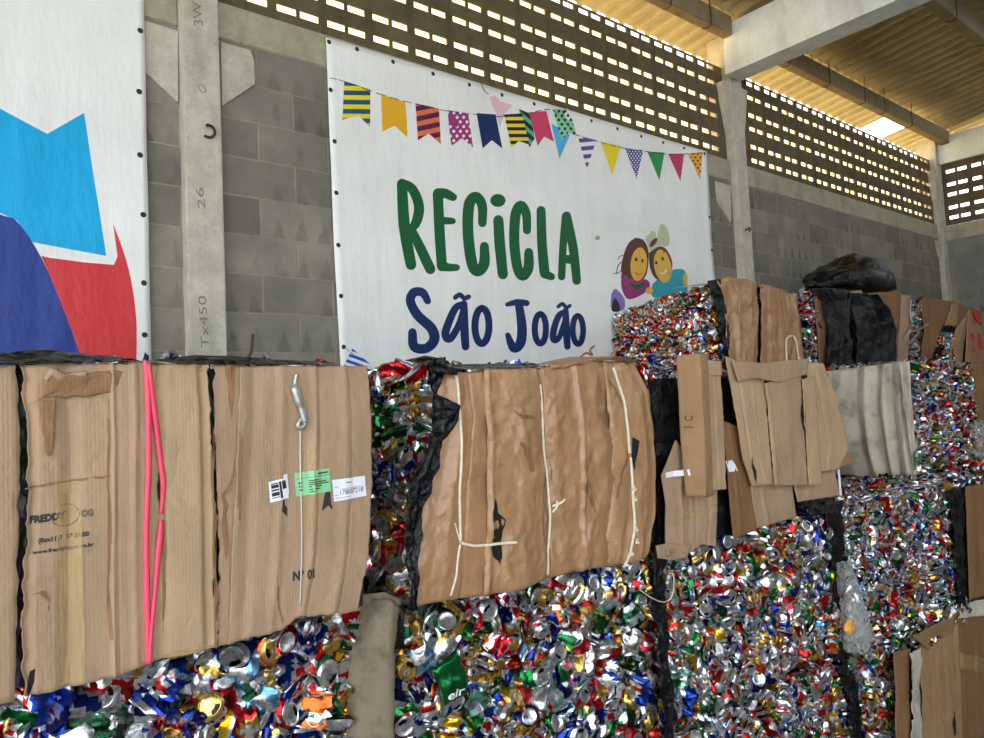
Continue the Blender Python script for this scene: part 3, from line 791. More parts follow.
PROF = [(.0105, .0075), (.0215, .003), (.0250, .0), (.0275, .003), (.0330, .013), (.0330, .024), (.0330, .036), (.0330, .048), (.0330, .060), (.0330, .072), (.0330, .084),
        (.0330, .096), (.0325, .106), (.0272, .1175), (.0276, .121), (.0258, .1222), (.0238, .1172), (.0125, .1166)]
def make_can(seed, kind, d, nr=18):
    g = np.random.default_rng(seed)
    V, Cc, Fc = [], [], []
    for (r, z) in PROF:
        for k in range(nr):
            a = 2*math.pi*k/nr; V.append((r*math.cos(a), r*math.sin(a), z))
    nb = len(PROF)
    V.append((0, 0, .009)); V.append((0, 0, .1166)); cb, ct = len(V)-2, len(V)-1
    endc = GOLD if (DES[d][0] in ('gold', 'brown') or g.random() < .12) else SILV
    for j in range(nb-1):
        for k in range(nr):
            k2 = (k+1) % nr; Fc.append((j*nr+k, j*nr+k2, (j+1)*nr+k2, (j+1)*nr+k))
            if j < 3: c = SILV
            elif j >= 12: c = endc
            else: c = can_color(d, (k+.5)/nr, (j-3+.5)/9)
            if j == 16 and k in (3, 4, 5, 6): c = MOUTH_SHADE  # shade of the open mouth painted on the lid, no hole cut
            Cc.append(c)
    for k in range(nr):
        Fc.append((cb, (k+1) % nr, k)); Cc.append(SILV*.9)
        Fc.append((ct, (nb-1)*nr+k, (nb-1)*nr+(k+1) % nr)); Cc.append(endc*.85)
    V = np.array(V)
    lidw = np.clip((V[:, 2]-.100)/.012, 0, 1)       # how much a vertex belongs to the lid end
    botw = np.clip((.014-V[:, 2])/.01, 0, 1)
    V[:, 2] -= .061
    # tab on the lid
    n0 = len(V); tab = [(.0085*math.cos(a), .0115*math.sin(a)-.004) for a in [2*math.pi*k/10 for k in range(10)]]
    tv = [(x, y, .1192-.061) for x, y in tab]+[(x*.5, y*.5-.003, .1194-.061) for x, y in tab]+[(x, y, .1176-.061) for x, y in tab]
    V = np.r_[V, np.array(tv)]; lidw = np.r_[lidw, np.ones(30)]; botw = np.r_[botw, np.zeros(30)]
    for k in range(10):
        k2 = (k+1) % 10
        Fc.append((n0+k, n0+k2, n0+10+k2, n0+10+k)); Cc.append(SILV*.8); Fc.append((n0+20+k, n0+20+k2, n0+k2, n0+k)); Cc.append(SILV*.6)
    soft = 1-.82*np.maximum(lidw, botw)
    def creases(A, amp, f0, f1, m):
        D = np.zeros_like(A)
        for _ in range(m):
            q = g.normal(size=3); q /= np.linalg.norm(q); e = g.normal(size=3); e[2] *= .3; e /= np.linalg.norm(e)
            s = A@q*g.uniform(f0, f1)+g.random(); tri = np.abs((s % 1)-.5)*4-1
            D += np.outer(tri, e)*amp*g.uniform(.5, 1.2)
        return D
    if kind == 'flat':
        V = V+creases(V, .0044, 13, 48, 6)*soft[:, None]
        sy = g.uniform(.22, .5); zc = g.uniform(.5, .9)
        V[:, 1] = V[:, 1]*(sy+(.72-sy)*.5*np.maximum(lidw, botw)); V[:, 0] *= 1+.28*(1-sy); V[:, 2] *= zc
        th = g.uniform(-.5, .5); V[:, 1] += np.abs(V[:, 2]-g.uniform(-.02, .02))*math.tan(th)*.8
        tw = g.normal()*6; a = V[:, 2]*tw; V = np.stack([V[:, 0]*np.cos(a)-V[:, 1]*np.sin(a), V[:, 0]*np.sin(a)+V[:, 1]*np.cos(a), V[:, 2]], 1)
    elif kind == 'lid':
        zc = g.uniform(.22, .42); zz = V[:, 2].copy()
        V = V+creases(V, .0030, 18, 60, 6)*soft[:, None]
        buck = np.abs(((zz/.122+g.random())*2.6 % 1)-.5)*2-.5
        V[:, :2] *= (1-.28*buck*soft)[:, None]
        V[:, 2] = (zz-.061)*zc+.02; V[:, 0] += (zz-.061)*g.normal()*.28; V[:, 1] += (zz-.061)*g.normal()*.28
        V[:, 1] *= g.uniform(.72, 1.0)
    elif kind == 'bent':
        V = V+creases(V, .0042, 13, 48, 6)*soft[:, None]
        sy = g.uniform(.3, .55); mid = np.exp(-(V[:, 2]/.03)**2)
        V[:, 1] *= 1-(1-sy)*(.35+.65*mid); V[:, 0] *= 1+.2*mid
        an = g.uniform(.5, 1.25)*np.tanh(V[:, 2]/.018)
        V = np.stack([V[:, 0], V[:, 1]*np.cos(an)-np.abs(V[:, 2])*np.sin(np.abs(an))*1.0, V[:, 2]*np.cos(an)+V[:, 1]*np.sin(an)*.5], 1)
    else:                                             # crumpled foil
        V = V+creases(V, .0070, 12, 50, 8)*np.maximum(soft, .45)[:, None]
        V[:, 1] *= g.uniform(.22, .4); V[:, 2] *= g.uniform(.55, .85); V[:, 0] *= 1.25
    V -= V.mean(0)
    return V, Fc, np.array(Cc)
LIB = []
sd_ = 100
for d in range(len(DES)):
    for kind in ('flat', 'flat', 'foil', 'bent', 'lid'):
        sd_ += 1; V, Fc, Cc = make_can(sd_, kind, d)
        LIB.append(dict(V=V, F=Fc, C=Cc, d=d, kind=kind, me=None,
                        q=np.array([f for f in Fc if len(f) == 4]), t=np.array([f for f in Fc if len(f) == 3])))
for L_ in LIB:
    L_['cq'] = np.array([c for f, c in zip(L_['F'], L_['C']) if len(f) == 4]); L_['ct'] = np.array([c for f, c in zip(L_['F'], L_['C']) if len(f) == 3])
def put_label(me, C):
    at = me.attributes.new('label', 'FLOAT_COLOR', 'FACE')
    at.data.foreach_set('color', np.c_[C, np.ones(len(C))].astype(np.float32).ravel())
def crisp(me):
    me.polygons.foreach_set('use_smooth', np.ones(len(me.polygons), bool)); me.set_sharp_from_angle(angle=math.radians(38))
def lib_mesh(i):
    L_ = LIB[i]
    if L_['me'] is None:
        me = bpy.data.meshes.new('crushed_can'); me.from_pydata([tuple(v) for v in L_['V']], [], L_['F'])
        me.materials.append(M['can']); put_label(me, L_['C']); me.update(); crisp(me); L_['me'] = me
    return L_['me']
IDX = {k: [i for i, L_ in enumerate(LIB) if L_['kind'] == k] for k in ('flat', 'foil', 'bent', 'lid')}
def pick(g, bias=None, lids=.14):
    w = DW.copy()
    if bias:
        for k, v in bias.items():
            for i, d in enumerate(DES):
                if d[0] == k: w[i] *= v
        w /= w.sum()
    d = g.choice(len(DES), p=w); r = g.random()
    kind = 'lid' if r < lids else 'flat' if r < .62 else 'foil' if r < .86 else 'bent'
    c = [i for i in IDX[kind] if LIB[i]['d'] == d]
    return c[g.integers(len(c))]
def rotm(axis, a):
    return np.array(Matrix.Rotation(a, 3, Vector(axis)))
def can_pose(g, kind, nrm, up, vert=.6):
    """rotation taking the can (axis z, flattened along y) into the packed face"""
    nrm = np.asarray(nrm, float); up = np.asarray(up, float); side = np.cross(up, nrm)
    if kind == 'lid':
        z = nrm*1.0+side*g.normal()*.35+up*g.normal()*.35
        if g.random() < .25: z = -z
    else:
        a = g.normal()*.5 if g.random() < vert else g.uniform(-1.6, 1.6)
        z = up*math.cos(a)+side*math.sin(a)+nrm*g.normal()*.22
        if g.random() < .5: z = -z
    z /= np.linalg.norm(z)
    y = nrm+.001*side; y = y-z*(y@z)
    if np.linalg.norm(y) < .05: y = side-z*(side@z)
    y /= np.linalg.norm(y); x = np.cross(y, z); R = np.stack([x, y, z], 1)
    roll = g.uniform(-3.14, 3.14) if kind == 'lid' else (g.normal()*.45 if g.random() < .5 else g.uniform(-1.6, 1.6))+(math.pi if g.random() < .5 else 0)
    return R@rotm((0, 0, 1), roll)
def fill(g, o, eu, ev, nrm, W, Hh, su=.038, sv=.050, layers=(0., .03), bias=None, lids=.14, jit=.5, scale=1.0, shape=None, rough=.010):
    """cans packed over a rectangular face; returns (index, R, position, layer)"""
    o, eu, ev, nrm = [np.asarray(a, float) for a in (o, eu, ev, nrm)]; out = []
    for li, dep in enumerate(layers):
        nu, nv = max(1, round(W/su)), max(1, round(Hh/sv))
        for j in range(nv):
            for i in range(nu):
                a = (i+.5+(.5 if j % 2 else 0)*.9+g.uniform(-jit, jit))*W/nu; b = (j+.5+g.uniform(-jit, jit))*Hh/nv
                a = min(max(a, .036), W-.036); b = min(max(b, .036), Hh-.036)
                k = pick(g, bias, lids); P = o+eu*a+ev*b-nrm*(dep+(.002 if LIB[k]['kind'] == 'lid' else .014)+abs(g.normal())*rough)
                if shape is not None: P = P+shape(a, b)
                out.append((k, can_pose(g, LIB[k]['kind'], nrm, ev)*scale*g.uniform(.88, 1.06), P, li))
    return out
def merge_cans(name, items, parent):
    off = np.array(parent.location); nV = 0; VV, Q, T, CQ, CT = [], [], [], [], []
    for k, R, P, _ in items:
        L_ = LIB[k]; VV.append(L_['V']@R.T+P-off); Q.append(L_['q']+nV); T.append(L_['t']+nV); CQ.append(L_['cq']); CT.append(L_['ct']); nV += len(L_['V'])
    VV = np.concatenate(VV); Q = np.concatenate(Q); T = np.concatenate(T)
    me = bpy.data.meshes.new(name); nf = len(Q)+len(T)
    me.vertices.add(len(VV)); me.vertices.foreach_set('co', VV.astype(np.float32).ravel())
    me.loops.add(Q.size+T.size); me.loops.foreach_set('vertex_index', np.r_[Q.ravel(), T.ravel()].astype(np.int32))
    me.polygons.add(nf); st = np.r_[np.arange(len(Q))*4, Q.size+np.arange(len(T))*3].astype(np.int32)
    me.polygons.foreach_set('loop_start', st); me.update(calc_edges=True)
    me.materials.append(M['can']); put_label(me, np.concatenate(CQ+CT)); me.validate(); crisp(me)
    o = bpy.data.objects.new(name, me); COL.objects.link(o); o.parent = parent; o['kind'] = 'stuff'
    return o
def cans(parent, items, n=100, hide=None):
    """the 100 cans that show largest are parts of their own, the rest of the pressed mass is one part"""
    sc = []
    for i, (k, R, P, li) in enumerate(items):
        x, y, w = topix(P); vis = 0 < x < 984 and 0 < y < 738 and w > 0
        if vis and hide is not None and hide(x, y): vis = False
        sc.append((0 if not vis else (1.0/w)*(1 if li == 0 else .35)*(1.15 if LIB[k]['kind'] in ('flat', 'lid') else 1), i))
    sc.sort(reverse=True); top = [i for s, i in sc[:n] if s > 0]; ts = set(top); off = Vector(parent.location)
    for i in top:
        k, R, P, _ = items[i]
        o = bpy.data.objects.new('crushed_can', lib_mesh(k)); COL.objects.link(o); o.parent = parent
        o.matrix_local = Matrix.Translation(Vector(P)-off)@Matrix(R.tolist()).to_4x4()
    rest = [it for i, it in enumerate(items) if i not in ts]
    if rest: merge_cans('pressed_cans', rest, parent)
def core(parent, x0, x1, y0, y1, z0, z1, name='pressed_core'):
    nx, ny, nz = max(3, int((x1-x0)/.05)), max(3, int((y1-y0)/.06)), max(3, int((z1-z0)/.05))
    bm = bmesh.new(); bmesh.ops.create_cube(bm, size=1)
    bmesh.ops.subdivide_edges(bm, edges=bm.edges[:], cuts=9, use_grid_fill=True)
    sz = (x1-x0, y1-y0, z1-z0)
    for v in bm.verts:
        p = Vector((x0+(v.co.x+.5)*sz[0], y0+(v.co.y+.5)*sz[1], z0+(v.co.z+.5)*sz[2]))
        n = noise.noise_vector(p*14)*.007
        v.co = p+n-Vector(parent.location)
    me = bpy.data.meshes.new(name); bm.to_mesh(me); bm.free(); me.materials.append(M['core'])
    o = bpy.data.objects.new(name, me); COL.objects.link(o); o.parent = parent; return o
EX, EY, EZ = np.eye(3)
G = np.random.default_rng(5)
YF = 1.70
L1, L2, L3_, L4 = 0.012, H0-1.175, H0-.512, H0+.165      # undersides of the four layers
def bale(x0, x1, y0, z0, label, group=None):
    return thing('can_bale', ((x0+x1)/2, y0+.4, z0), label, 'bale', group)
def rope(parent, P, pr, r, bvh, mat='twine', lift=0., n=7, name='rope', out=OUT_Y, wob=0., seg=6, flat=None):
    Q = smooth_path([np.array((p[0], p[1]), float) for p in P], seg)
    W = [onto(bvh, pr(*q), r*.8+lift, out, .004) for q in Q]
    W = [np.mean(W[max(0, i-1):i+2], axis=0) for i in range(len(W))]
    v, f = tube_vf(W, r, n, flat); return mesh_obj(name, v, f, M[mat], parent, smooth=True)
py = planeY
TH = .004

# ================================================================== LAYER 2 (lower row of the picture)
def simple_bale(x0, x1, y0, y1, z0, z1, label, bias=None, n=100, lids=.14, ends=True, top=True, left=True, group=None, su=.038, sv=.050, hide=None, fy=.022, zl=0., zh=0.):
    b = bale(x0, x1, y0, z0, label, group)
    core(b, x0+.05, x1-.04, y0+.065, y1-.02, z0+.010, z1-.04)
    it = fill(G, (x0, y0+fy, z0+.005-zl), EX, EZ, -EY, x1-x0, z1-z0-.012+zl+zh, su, sv, bias=bias, lids=lids)
    if top: it += fill(G, (x0, y0+.06, z1-.006), EX, EY, EZ, x1-x0, min(.5, y1-y0-.08), .05, .065, layers=(0.,), bias=bias, lids=.05, rough=.004)
    if left: it += fill(G, (x0+.008, y0+.5, z0+.03), -EY, EZ, -EX, .45, z1-z0-.06, .06, .07, layers=(0.,), bias=bias, lids=.1)
    cans(b, it, n, hide); return b
YBk = 2.55
bA = simple_bale(-.30, .955, YF+.015, YBk, L2, L3_-.006, 'pressed can bale at the lower left, under the tall cardboard bale lettered FREDDY', dict(blue=2.2, silver=1.5, gold=1.2, yellow=.6), 100, .30, left=False, top=False, su=.046, sv=.058, zh=.035, hide=lambda x, y: y < 612)
bB = simple_bale(1.03, 2.085, YF, YBk, L2, L3_-.006, 'pressed can bale with brown sack round its left end, below the kraft paper bale', dict(silver=1.15, gold=1.2, yellow=.8), 100, .26, left=False, top=False, su=.042, sv=.055)
bC = simple_bale(2.145, 3.40, YF, YBk, L2, L3_-.004, 'wide pressed can bale below the two loose cartons, left of the hanging clear bag', dict(silver=1.35, yellow=.8, gold=.8), 100, .24, top=False)
bD = simple_bale(3.515, 4.84, YF, YBk, L2, L3_-.012, 'pressed can bale with bare can covered top, right of the hanging clear bag', dict(silver=1.35, yellow=.8), 100, .16, su=.035, sv=.045, zl=.05)
# brown sack round the left end of bale B
sheet('sack_wrap', bB, M['sack_brown'], [(372, 612, -.10), (361, 650, -.07), (356, 700, -.06), (354, 760, -.05)], [(398, 606, .012), (388, 650, .028), (388, 700, .03), (390, 760, .03)], py(YF),
      T=[(372, 612, -.10), (378, 600, -.02), (388, 598, .012), (398, 606, .012)], nu=20, nv=40, th=.003, wr=.008, wf=9, bulge=.03, torn=(0, .006, 0, 0))
sheet('sack_wrap', bB, M['sack_brown'], [(350, 612, -.10), (360, 622, -.10)], [(402, 600, .0), (398, 612, .01)], py(YF), T=[(350, 612, -.1), (368, 598, -.05), (385, 592, -.0), (402, 600, 0)], nu=20, nv=10, th=.003, wr=.01, wf=14)
sheet('black_film', bB, M['black'], [(388, 606, .01), (387, 640, .012)], [(403, 604, .0), (402, 648, .0)], py(YF), nu=12, nv=14, th=.002, wr=.008, wf=16, sharp=0.0120)
# black film between bales B and C
sheet('black_film', bC, M['black'], [(646, 558, .0), (650, 610, .01), (655, 680, .01), (660, 760, .01)], [(668, 556, -.02), (666, 620, -.02), (672, 690, -.01), (676, 760, -.01)], py(YF), nu=14, nv=50, th=.002, wr=.008, wf=12, sharp=0.0200)
sheet('black_film', bC, M['black'], [(826, 505, -.02), (832, 560, -.02), (838, 620, -.04), (833, 664, -.04)], [(846, 500, -.03), (846, 560, -.03), (850, 620, -.03), (850, 668, -.03)], py(YF), nu=12, nv=40, th=.002, wr=.008, wf=12, sharp=0.0160)
sheet('black_film', bD, M['black'], [(944, 490, .0), (950, 530, .01), (953, 570, .01), (956, 607, .0)], [(966, 487, -.02), (972, 530, -.03), (973, 570, -.03), (973, 604, -.03)], py(YF), nu=12, nv=40, th=.002, wr=.006, wf=10, sharp=0.0160)
# loose string on bale C
v, f = tube_vf(smooth_path([onY(*q, YF-.02) for q in ((640, 590), (652, 598), (664, 602), (672, 596), (674, 580), (672, 572))], 6), .0016, 6); mesh_obj('rope', v, f, M['twine'], bC, smooth=True)
# black film scrap under the flap, top of C's right end
sheet('black_film', bC, M['black'], [(800, 500, .01), (802, 516, .02)], [(834, 497, .0), (832, 512, .015)], py(YF), nu=16, nv=10, th=.002, wr=.008, wf=14, sharp=0.0120)
# green can with white lettering on bale B
gc = sheet('crushed_can', bB, M['green_can'], [(428, 668, .014), (436, 688, .018), (441, 704, .012)], [(452, 650, .014), (461, 672, .02), (464, 692, .012)], py(YF), nu=20, nv=22, th=.004, wr=.006, wf=18, sharp=.006, bulge=.012, seed=160.)
gc['label'] = 'flattened green can lettered eir'
decal_mesh('printed_text', gc, M['f_white'], text_polys('eir', (441.5, 697.5), (459, 691), 8.5, bold=.02), py(YF), bvh_of([gc]), lift=.0012, maxe=.02)

# ================================================================== LAYER 3
SKIN = .0
def shell_core(b, x0, x1, y0, y1, z0, z1): return core(b, x0, x1, y0, y1, z0, z1)
# ---- G: the near cardboard bale
gx0, gx1 = -.42, .985
bG = bale(gx0, gx1, YF, L3_, 'tall pressed bale faced in cardboard lettered FREDDY with two pink straps, at the left')
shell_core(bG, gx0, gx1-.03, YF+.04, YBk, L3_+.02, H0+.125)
it = fill(G, (gx0, YF+.06, H0+.135), EX, EY, EZ, gx1-gx0-.02, .5, .06, .075, layers=(0.,), rough=.004)
it += fill(G, (gx1-.01, YF+.05, L3_+.03), EY, EZ, EX, .5, .60, .06, .07, layers=(0.,))
cans(bG, it, 40)
pG = py(YF-.012)
gs = []
gs.append(sheet('cardboard_sheet', bG, M['card'], [(-190, 362), (-190, 745)], [(16, 365), (20, 440), (18, 520), (17, 600), (15, 702)], pG, nu=24, nv=40, wr=.003, torn=(0, .004, .002, .004), seed=3.))
gs.append(sheet('cardboard_sheet', bG, M['card'], [(22, 364), (25, 400), (29, 440), (27, 520), (23, 600), (24, 698)], [(150, 362), (150, 440), (151, 560), (153, 662)], pG,
    B=[(24, 698), (60, 690), (105, 679), (153, 662)], nu=90, nv=80, wr=.005, wf=7, folds=[(.04, .05, -.012), (.33, .10, -.010), (.68, .02, .006), (.72, .012, -.004), (.86, .05, .006)], steps=[(.66, .005)], torn=(.006, .001, .003, .003), seed=8., sharp=.0012))
gs.append(sheet('cardboard_sheet', bG, M['card2'], [(149, 362), (149, 662)], [(207, 363), (211, 420), (214, 520), (216, 648)], pG, nu=40, nv=60, wr=.003, folds=[(.18, .12, -.008), (.88, .10, -.012)], steps=[(.84, -.005)], torn=(0, .005, .002, .002), push=.002, seed=12.))
gs.append(sheet('cardboard_sheet', bG, M['card'], [(214, 364), (215, 410), (217, 470), (220, 560), (218, 647)], [(246, 364), (244, 440), (238, 530), (234, 643)], pG, nu=24, nv=60, wr=.004, torn=(.007, .003, .002, .002), push=-.004, seed=17.))
gs.append(sheet('cardboard_sheet', bG, M['card'], [(240, 366), (237, 440), (232, 540), (227, 644)], [(366, 366), (370, 420), (371, 480), (368, 550), (356, 611)], pG,
    B=[(227, 644), (280, 629), (299, 617), (302, 616), (335, 613), (356, 611)], nu=90, nv=80, wr=.004, wf=6, folds=[(.10, .06, -.006), (.30, .05, .006), (.55, .05, .008), (.585, .012, -.006), (.79, .07, .010), (.835, .012, -.006)], torn=(.003, .003, .002, .004), push=.006, seed=21., sharp=.001))
bvG = bvh_of(gs)
# the torn upper ply near the top, its rolled edge
sheet('torn_flap', bG, M['torn'], [(44, 376, .010), (42, 396, .006), (24, 406, .004)], [(112, 372, .006), (126, 372, .006), (112, 392, .006)], pG, T=[(44, 376, .012), (70, 376, .014), (88, 374, .012), (112, 370, .006)], B=[(24, 410, .005), (40, 400, .006), (72, 397, .006), (112, 392, .006)], nu=36, nv=16, th=.002, wr=.004, wf=20, torn=(.002, .002, .004, .006))
v, f = tube_vf([onto(bvG, pG(*q), .012) for q in smooth_path([np.array(q, float) for q in ((45, 380), (52, 373), (60, 377), (74, 375), (86, 374))], 5)], [.006]*4+[.010]*8+[.006]*9, 8); mesh_obj('torn_flap', v, f, M['card'], bG, smooth=True)
sheet('torn_flap', bG, M['torn'], [(40, 400, .007), (41, 430, .006), (47, 455, .006)], [(55, 400, .007), (54, 430, .006), (51, 455, .006)], pG, nu=8, nv=16, th=.0015, wr=.002, torn=(.003, .003, 0, .003))
def tear(b, polys, pr, bv, lift=.0015, mat='tear', label=None):
    P = []
    for q in polys:
        q = [np.array(a, float) for a in q]; o = []
        for i in range(len(q)):
            a, c = q[i], q[(i+1) % len(q)]; d = c-a; n = max(1, int(np.linalg.norm(d)/4))
            for k in range(n): o.append(tuple(a+d*k/n+(np.array([G.normal(), G.normal()])*.5 if k else 0)))
        P.append((o, 0, 0))
    return [decal_mesh('tear', b, M[mat], [p], pr, bv, lift=lift, maxe=.05) for p in P]
tear(bG, [[(158, 473), (163, 478), (164, 492), (160, 510), (158, 498), (157, 484)], [(30, 672), (35, 668), (34, 682), (29, 698), (27, 690)],
          [(209, 362), (212, 378), (211, 395), (214, 410), (213, 420), (210, 405), (209, 385)], [(128, 361), (127, 365), (116, 363)]], pG, bvG)
tear(bG, [[(213, 420), (215, 460), (212, 480), (217, 520), (215, 560), (219, 600), (217, 648), (215, 648), (216, 600), (213, 560), (214, 520), (211, 478)],
          [(225, 362), (236, 366), (234, 400), (232, 420)], [(235, 460), (232, 490), (225, 496), (229, 506), (224, 520), (229, 548), (226, 560), (222, 520), (226, 505), (221, 494), (230, 486)]], pG, bvG, mat='torn')
tear(bG, [[(25, 488), (45, 484), (60, 481), (110, 475), (110, 477), (60, 483), (45, 486.5), (25, 490)], [(108, 395), (110, 440), (108, 480), (111, 530), (108, 600), (112, 640), (110, 640), (106.5, 600), (109, 530), (106.5, 480), (108, 440)],
          [(238, 430), (242, 440), (240, 480), (239, 520), (237, 520), (237, 470)], [(275, 575), (278, 600), (283, 624), (280, 620), (276, 600)], [(30, 596), (44, 590), (50, 598), (49, 612), (47, 600), (40, 594)], [(164, 500), (166, 530), (165, 600), (163, 640), (164, 560)]], pG, bvG, mat='torn')
# pink straps
def ribbon(parent, P, w, bvh, pr, mat, name, lift=.004):
    Q = np.array(smooth_path([np.array((p[0], p[1], p[2] if len(p) > 2 else w), float) for p in P], 6))
    V, Fc = [], []
    for i, q in enumerate(Q):
        c = onto(bvh, pr(q[0], q[1]), lift, OUT_Y, .006); hw = q[2]/2*YF/F*1.2
        for k in range(6):
            a = 2*math.pi*k/6; V.append(c+np.array([hw*math.cos(a), -.0022*math.sin(a)*1.6, .0]))
    V = np.array(V); Vs = V.reshape(-1, 6, 3); 
    for _ in range(3): Vs[1:-1, :, 1] = (Vs[:-2, :, 1]+Vs[1:-1, :, 1]+Vs[2:, :, 1])/3
    n = len(Q)
    for i in range(n-1):
        for k in range(6): Fc.append((i*6+k, i*6+(k+1) % 6, (i+1)*6+(k+1) % 6, (i+1)*6+k))
    Fc += [tuple(range(6))[::-1], tuple(range((n-1)*6, n*6))]
    return mesh_obj(name, Vs.reshape(-1, 3), Fc, M[mat], parent, smooth=True)
ribbon(bG, [(144, 361, 4), (146, 380, 5), (147, 420, 4.5), (147, 470, 4.5), (145, 530, 4), (146, 600, 4.5), (147, 662, 4)], 4, bvG, pG, 'pink', 'pink_strap')
ribbon(bG, [(147, 364, 3), (151, 395, 4.5), (156, 430, 4.5), (160, 460, 4.5), (163, 485, 4.5), (161, 514, 3)], 4, bvG, pG, 'pink', 'pink_strap', .006)
ribbon(bG, [(161, 520, 3), (160, 535, 5), (158, 550, 5), (154, 590, 3.5), (150, 630, 3), (148, 662, 3)], 4, bvG, pG, 'pink', 'pink_strap', .006)
# printing, tape, labels
ink_ = decal_mesh('printed_text', bG, M['ink'], text_polys('FREDDY', (30, 523.5), (66, 518), 6.6, bold=.07), pG, bvG, maxe=.05); ink_['label'] = 'FREDDY in bold capitals'
decal_mesh('printed_text', bG, M['ink_soft'], text_polys('OG', (81, 516.5), (93, 515), 6, bold=.09), pG, bvG, maxe=.05)
decal_mesh('printed_text', bG, M['ink'], text_polys('(0xx11)7  37 0100', (38, 543), (88.5, 535.5), 4.4, bold=.05), pG, bvG, maxe=.05)
decal_mesh('printed_text', bG, M['ink'], text_polys('www.freddylog.com.br', (32.5, 554.5), (93.5, 545.5), 3.6, bold=.05), pG, bvG, maxe=.05)
decal_mesh('printed_ring', bG, M['ink'], strokes([(65+14.5*math.cos(a), 515+11*math.sin(a)-.1*14*math.cos(a)) for a in np.linspace(-1.9, 2.6, 16)], [.7]*5+[1.6]*6+[.8]*5, tuple), pG, bvG, maxe=.05)
decal_mesh('printed_text', bG, M['ink'], text_polys('Nº 01', (291.5, 580), (313, 577), 8.6, bold=.04), pG, bvG, maxe=.05)['label'] = 'bold black Nº 01'
decal_mesh('packing_tape', bG, M['tape'], [([(55, 484), (80, 482), (76, 560), (80, 600), (86, 680), (62, 684), (60, 590), (58, 540)], 0, 0)], pG, bvG, lift=.002, maxe=.03, smooth=True)
decal_mesh('packing_tape', bG, M['tape'], [([(297, 452), (312, 450), (316, 500), (315, 530), (300, 531), (299, 500)], 0, 0)], pG, bvG, lift=.002, maxe=.03)
decal_mesh('packing_tape', bG, M['tape'], [([(180, 366), (206, 364), (208, 372), (181, 373)], 0, 0)], pG, bvG, lift=.002, maxe=.03)
decal_mesh('packing_tape', bG, M['tape'], [([(166, 654), (208, 642), (209, 650), (168, 660)], 0, 0)], pG, bvG, lift=.002, maxe=.03)
def sticker(P, mat, extra, label):
    o = decal_mesh('sticker', bG, M[mat], [(P, 0, 0)], pG, bvG, lift=.0032, maxe=.02); o['label'] = label
    if extra: decal_mesh('printing', o, M['ink'], [(q, 0, 0) for q in extra], pG, bvh_of([o]), lift=.0012, maxe=.02)
    return o
def quadgrid(P, u0, v0, u1, v1):
    P = [np.array(p, float) for p in P]; q = lambda u, v: tuple((P[0]*(1-u)+P[1]*u)*(1-v)+(P[3]*(1-u)+P[2]*u)*v)
    return [q(u0, v0), q(u1, v0), q(u1, v1), q(u0, v1)]
def txt_in(P, t, u0, v0, u1, hfrac):
    a = quadgrid(P, u0, v0, u1, v0); h = np.linalg.norm(np.array(P[3])-np.array(P[0]))*hfrac
    return [x[0] for x in text_polys(t, a[0], a[1], h)]
W1 = [(266.5, 482), (284, 477.5), (287, 497.5), (268.5, 502.5)]
sticker(W1, 'white_label', [quadgrid(W1, .12, y, .52, y+h) for y, h in ((.12, .05), (.2, .16), (.42, .08), (.56, .18), (.8, .04))]+[quadgrid(W1, .56, .1, .68, .92), quadgrid(W1, .72, .1, .95, .5)], 'white sticker with a bar code')
sticker([(281, 475), (285.5, 473.5), (287.5, 493), (283, 495)], 'white_label', [], 'narrow blank white sticker')
W2 = [(293, 473), (328, 468), (329, 491), (294, 496.5)]
sticker(W2, 'green_label', [quadgrid(W2, .62, .12, .94, .18), quadgrid(W2, .04, .26, .98, .275), quadgrid(W2, .1, .42, .2, .5), quadgrid(W2, .1, .58, .2, .64), quadgrid(W2, .1, .72, .2, .78)]+[quadgrid(W2, .38, y, .38+w, y+.045) for y, w in ((.38, .28), (.47, .5), (.56, .56), (.65, .34), (.76, .3), (.86, .12))], 'pale green printed sticker')
W3 = [(330, 480), (363.5, 475.5), (365, 495.5), (332, 501.5)]
sticker(W3, 'white_label', txt_in(W3, '178007218', .20, .74, .90, .22)+[quadgrid(W3, .25, .46, .84, .475), quadgrid(W3, .04, .34, .18, .36), quadgrid(W3, .04, .72, .16, .74), quadgrid(W3, .04, .86, .5, .875), quadgrid(W3, .4, .18, .56, .22)], 'white sticker numbered 178007218')
decal_mesh('printed_arrow', bG, M['ink'], [([(324, 490), (328.5, 489.5), (329, 502), (331, 507), (330, 509), (326.5, 505), (320, 511), (321, 504), (324, 501)], 0, 0)], pG, bvG, maxe=.05)
decal_mesh('printed_arrow', bG, M['ink'], [([(281.5, 496), (283, 496), (283, 504), (286, 508), (285.5, 516), (280, 511), (281, 505)], 0, 0)], pG, bvG, maxe=.05)
# wire and the plastic knot it hangs from
rope(bG, [(298.5, 428), (299, 460), (299.5, 500), (300, 540), (299.5, 575), (298.5, 606)], pG, .0026, bvG, 'wire', name='wire')
v, f = tube_vf([onto(bvG, pG(*q), .010) for q in smooth_path([np.array(q, float) for q in ((294, 374), (292, 386), (294, 396), (298, 408), (301, 418), (302, 424), (298, 428), (295, 425), (299, 418))], 5)], [.006]*6+[.012]*8+[.009]*10+[.006]*17, 8, .6); mesh_obj('plastic_knot', v, f, M['wire'], bG, smooth=True)
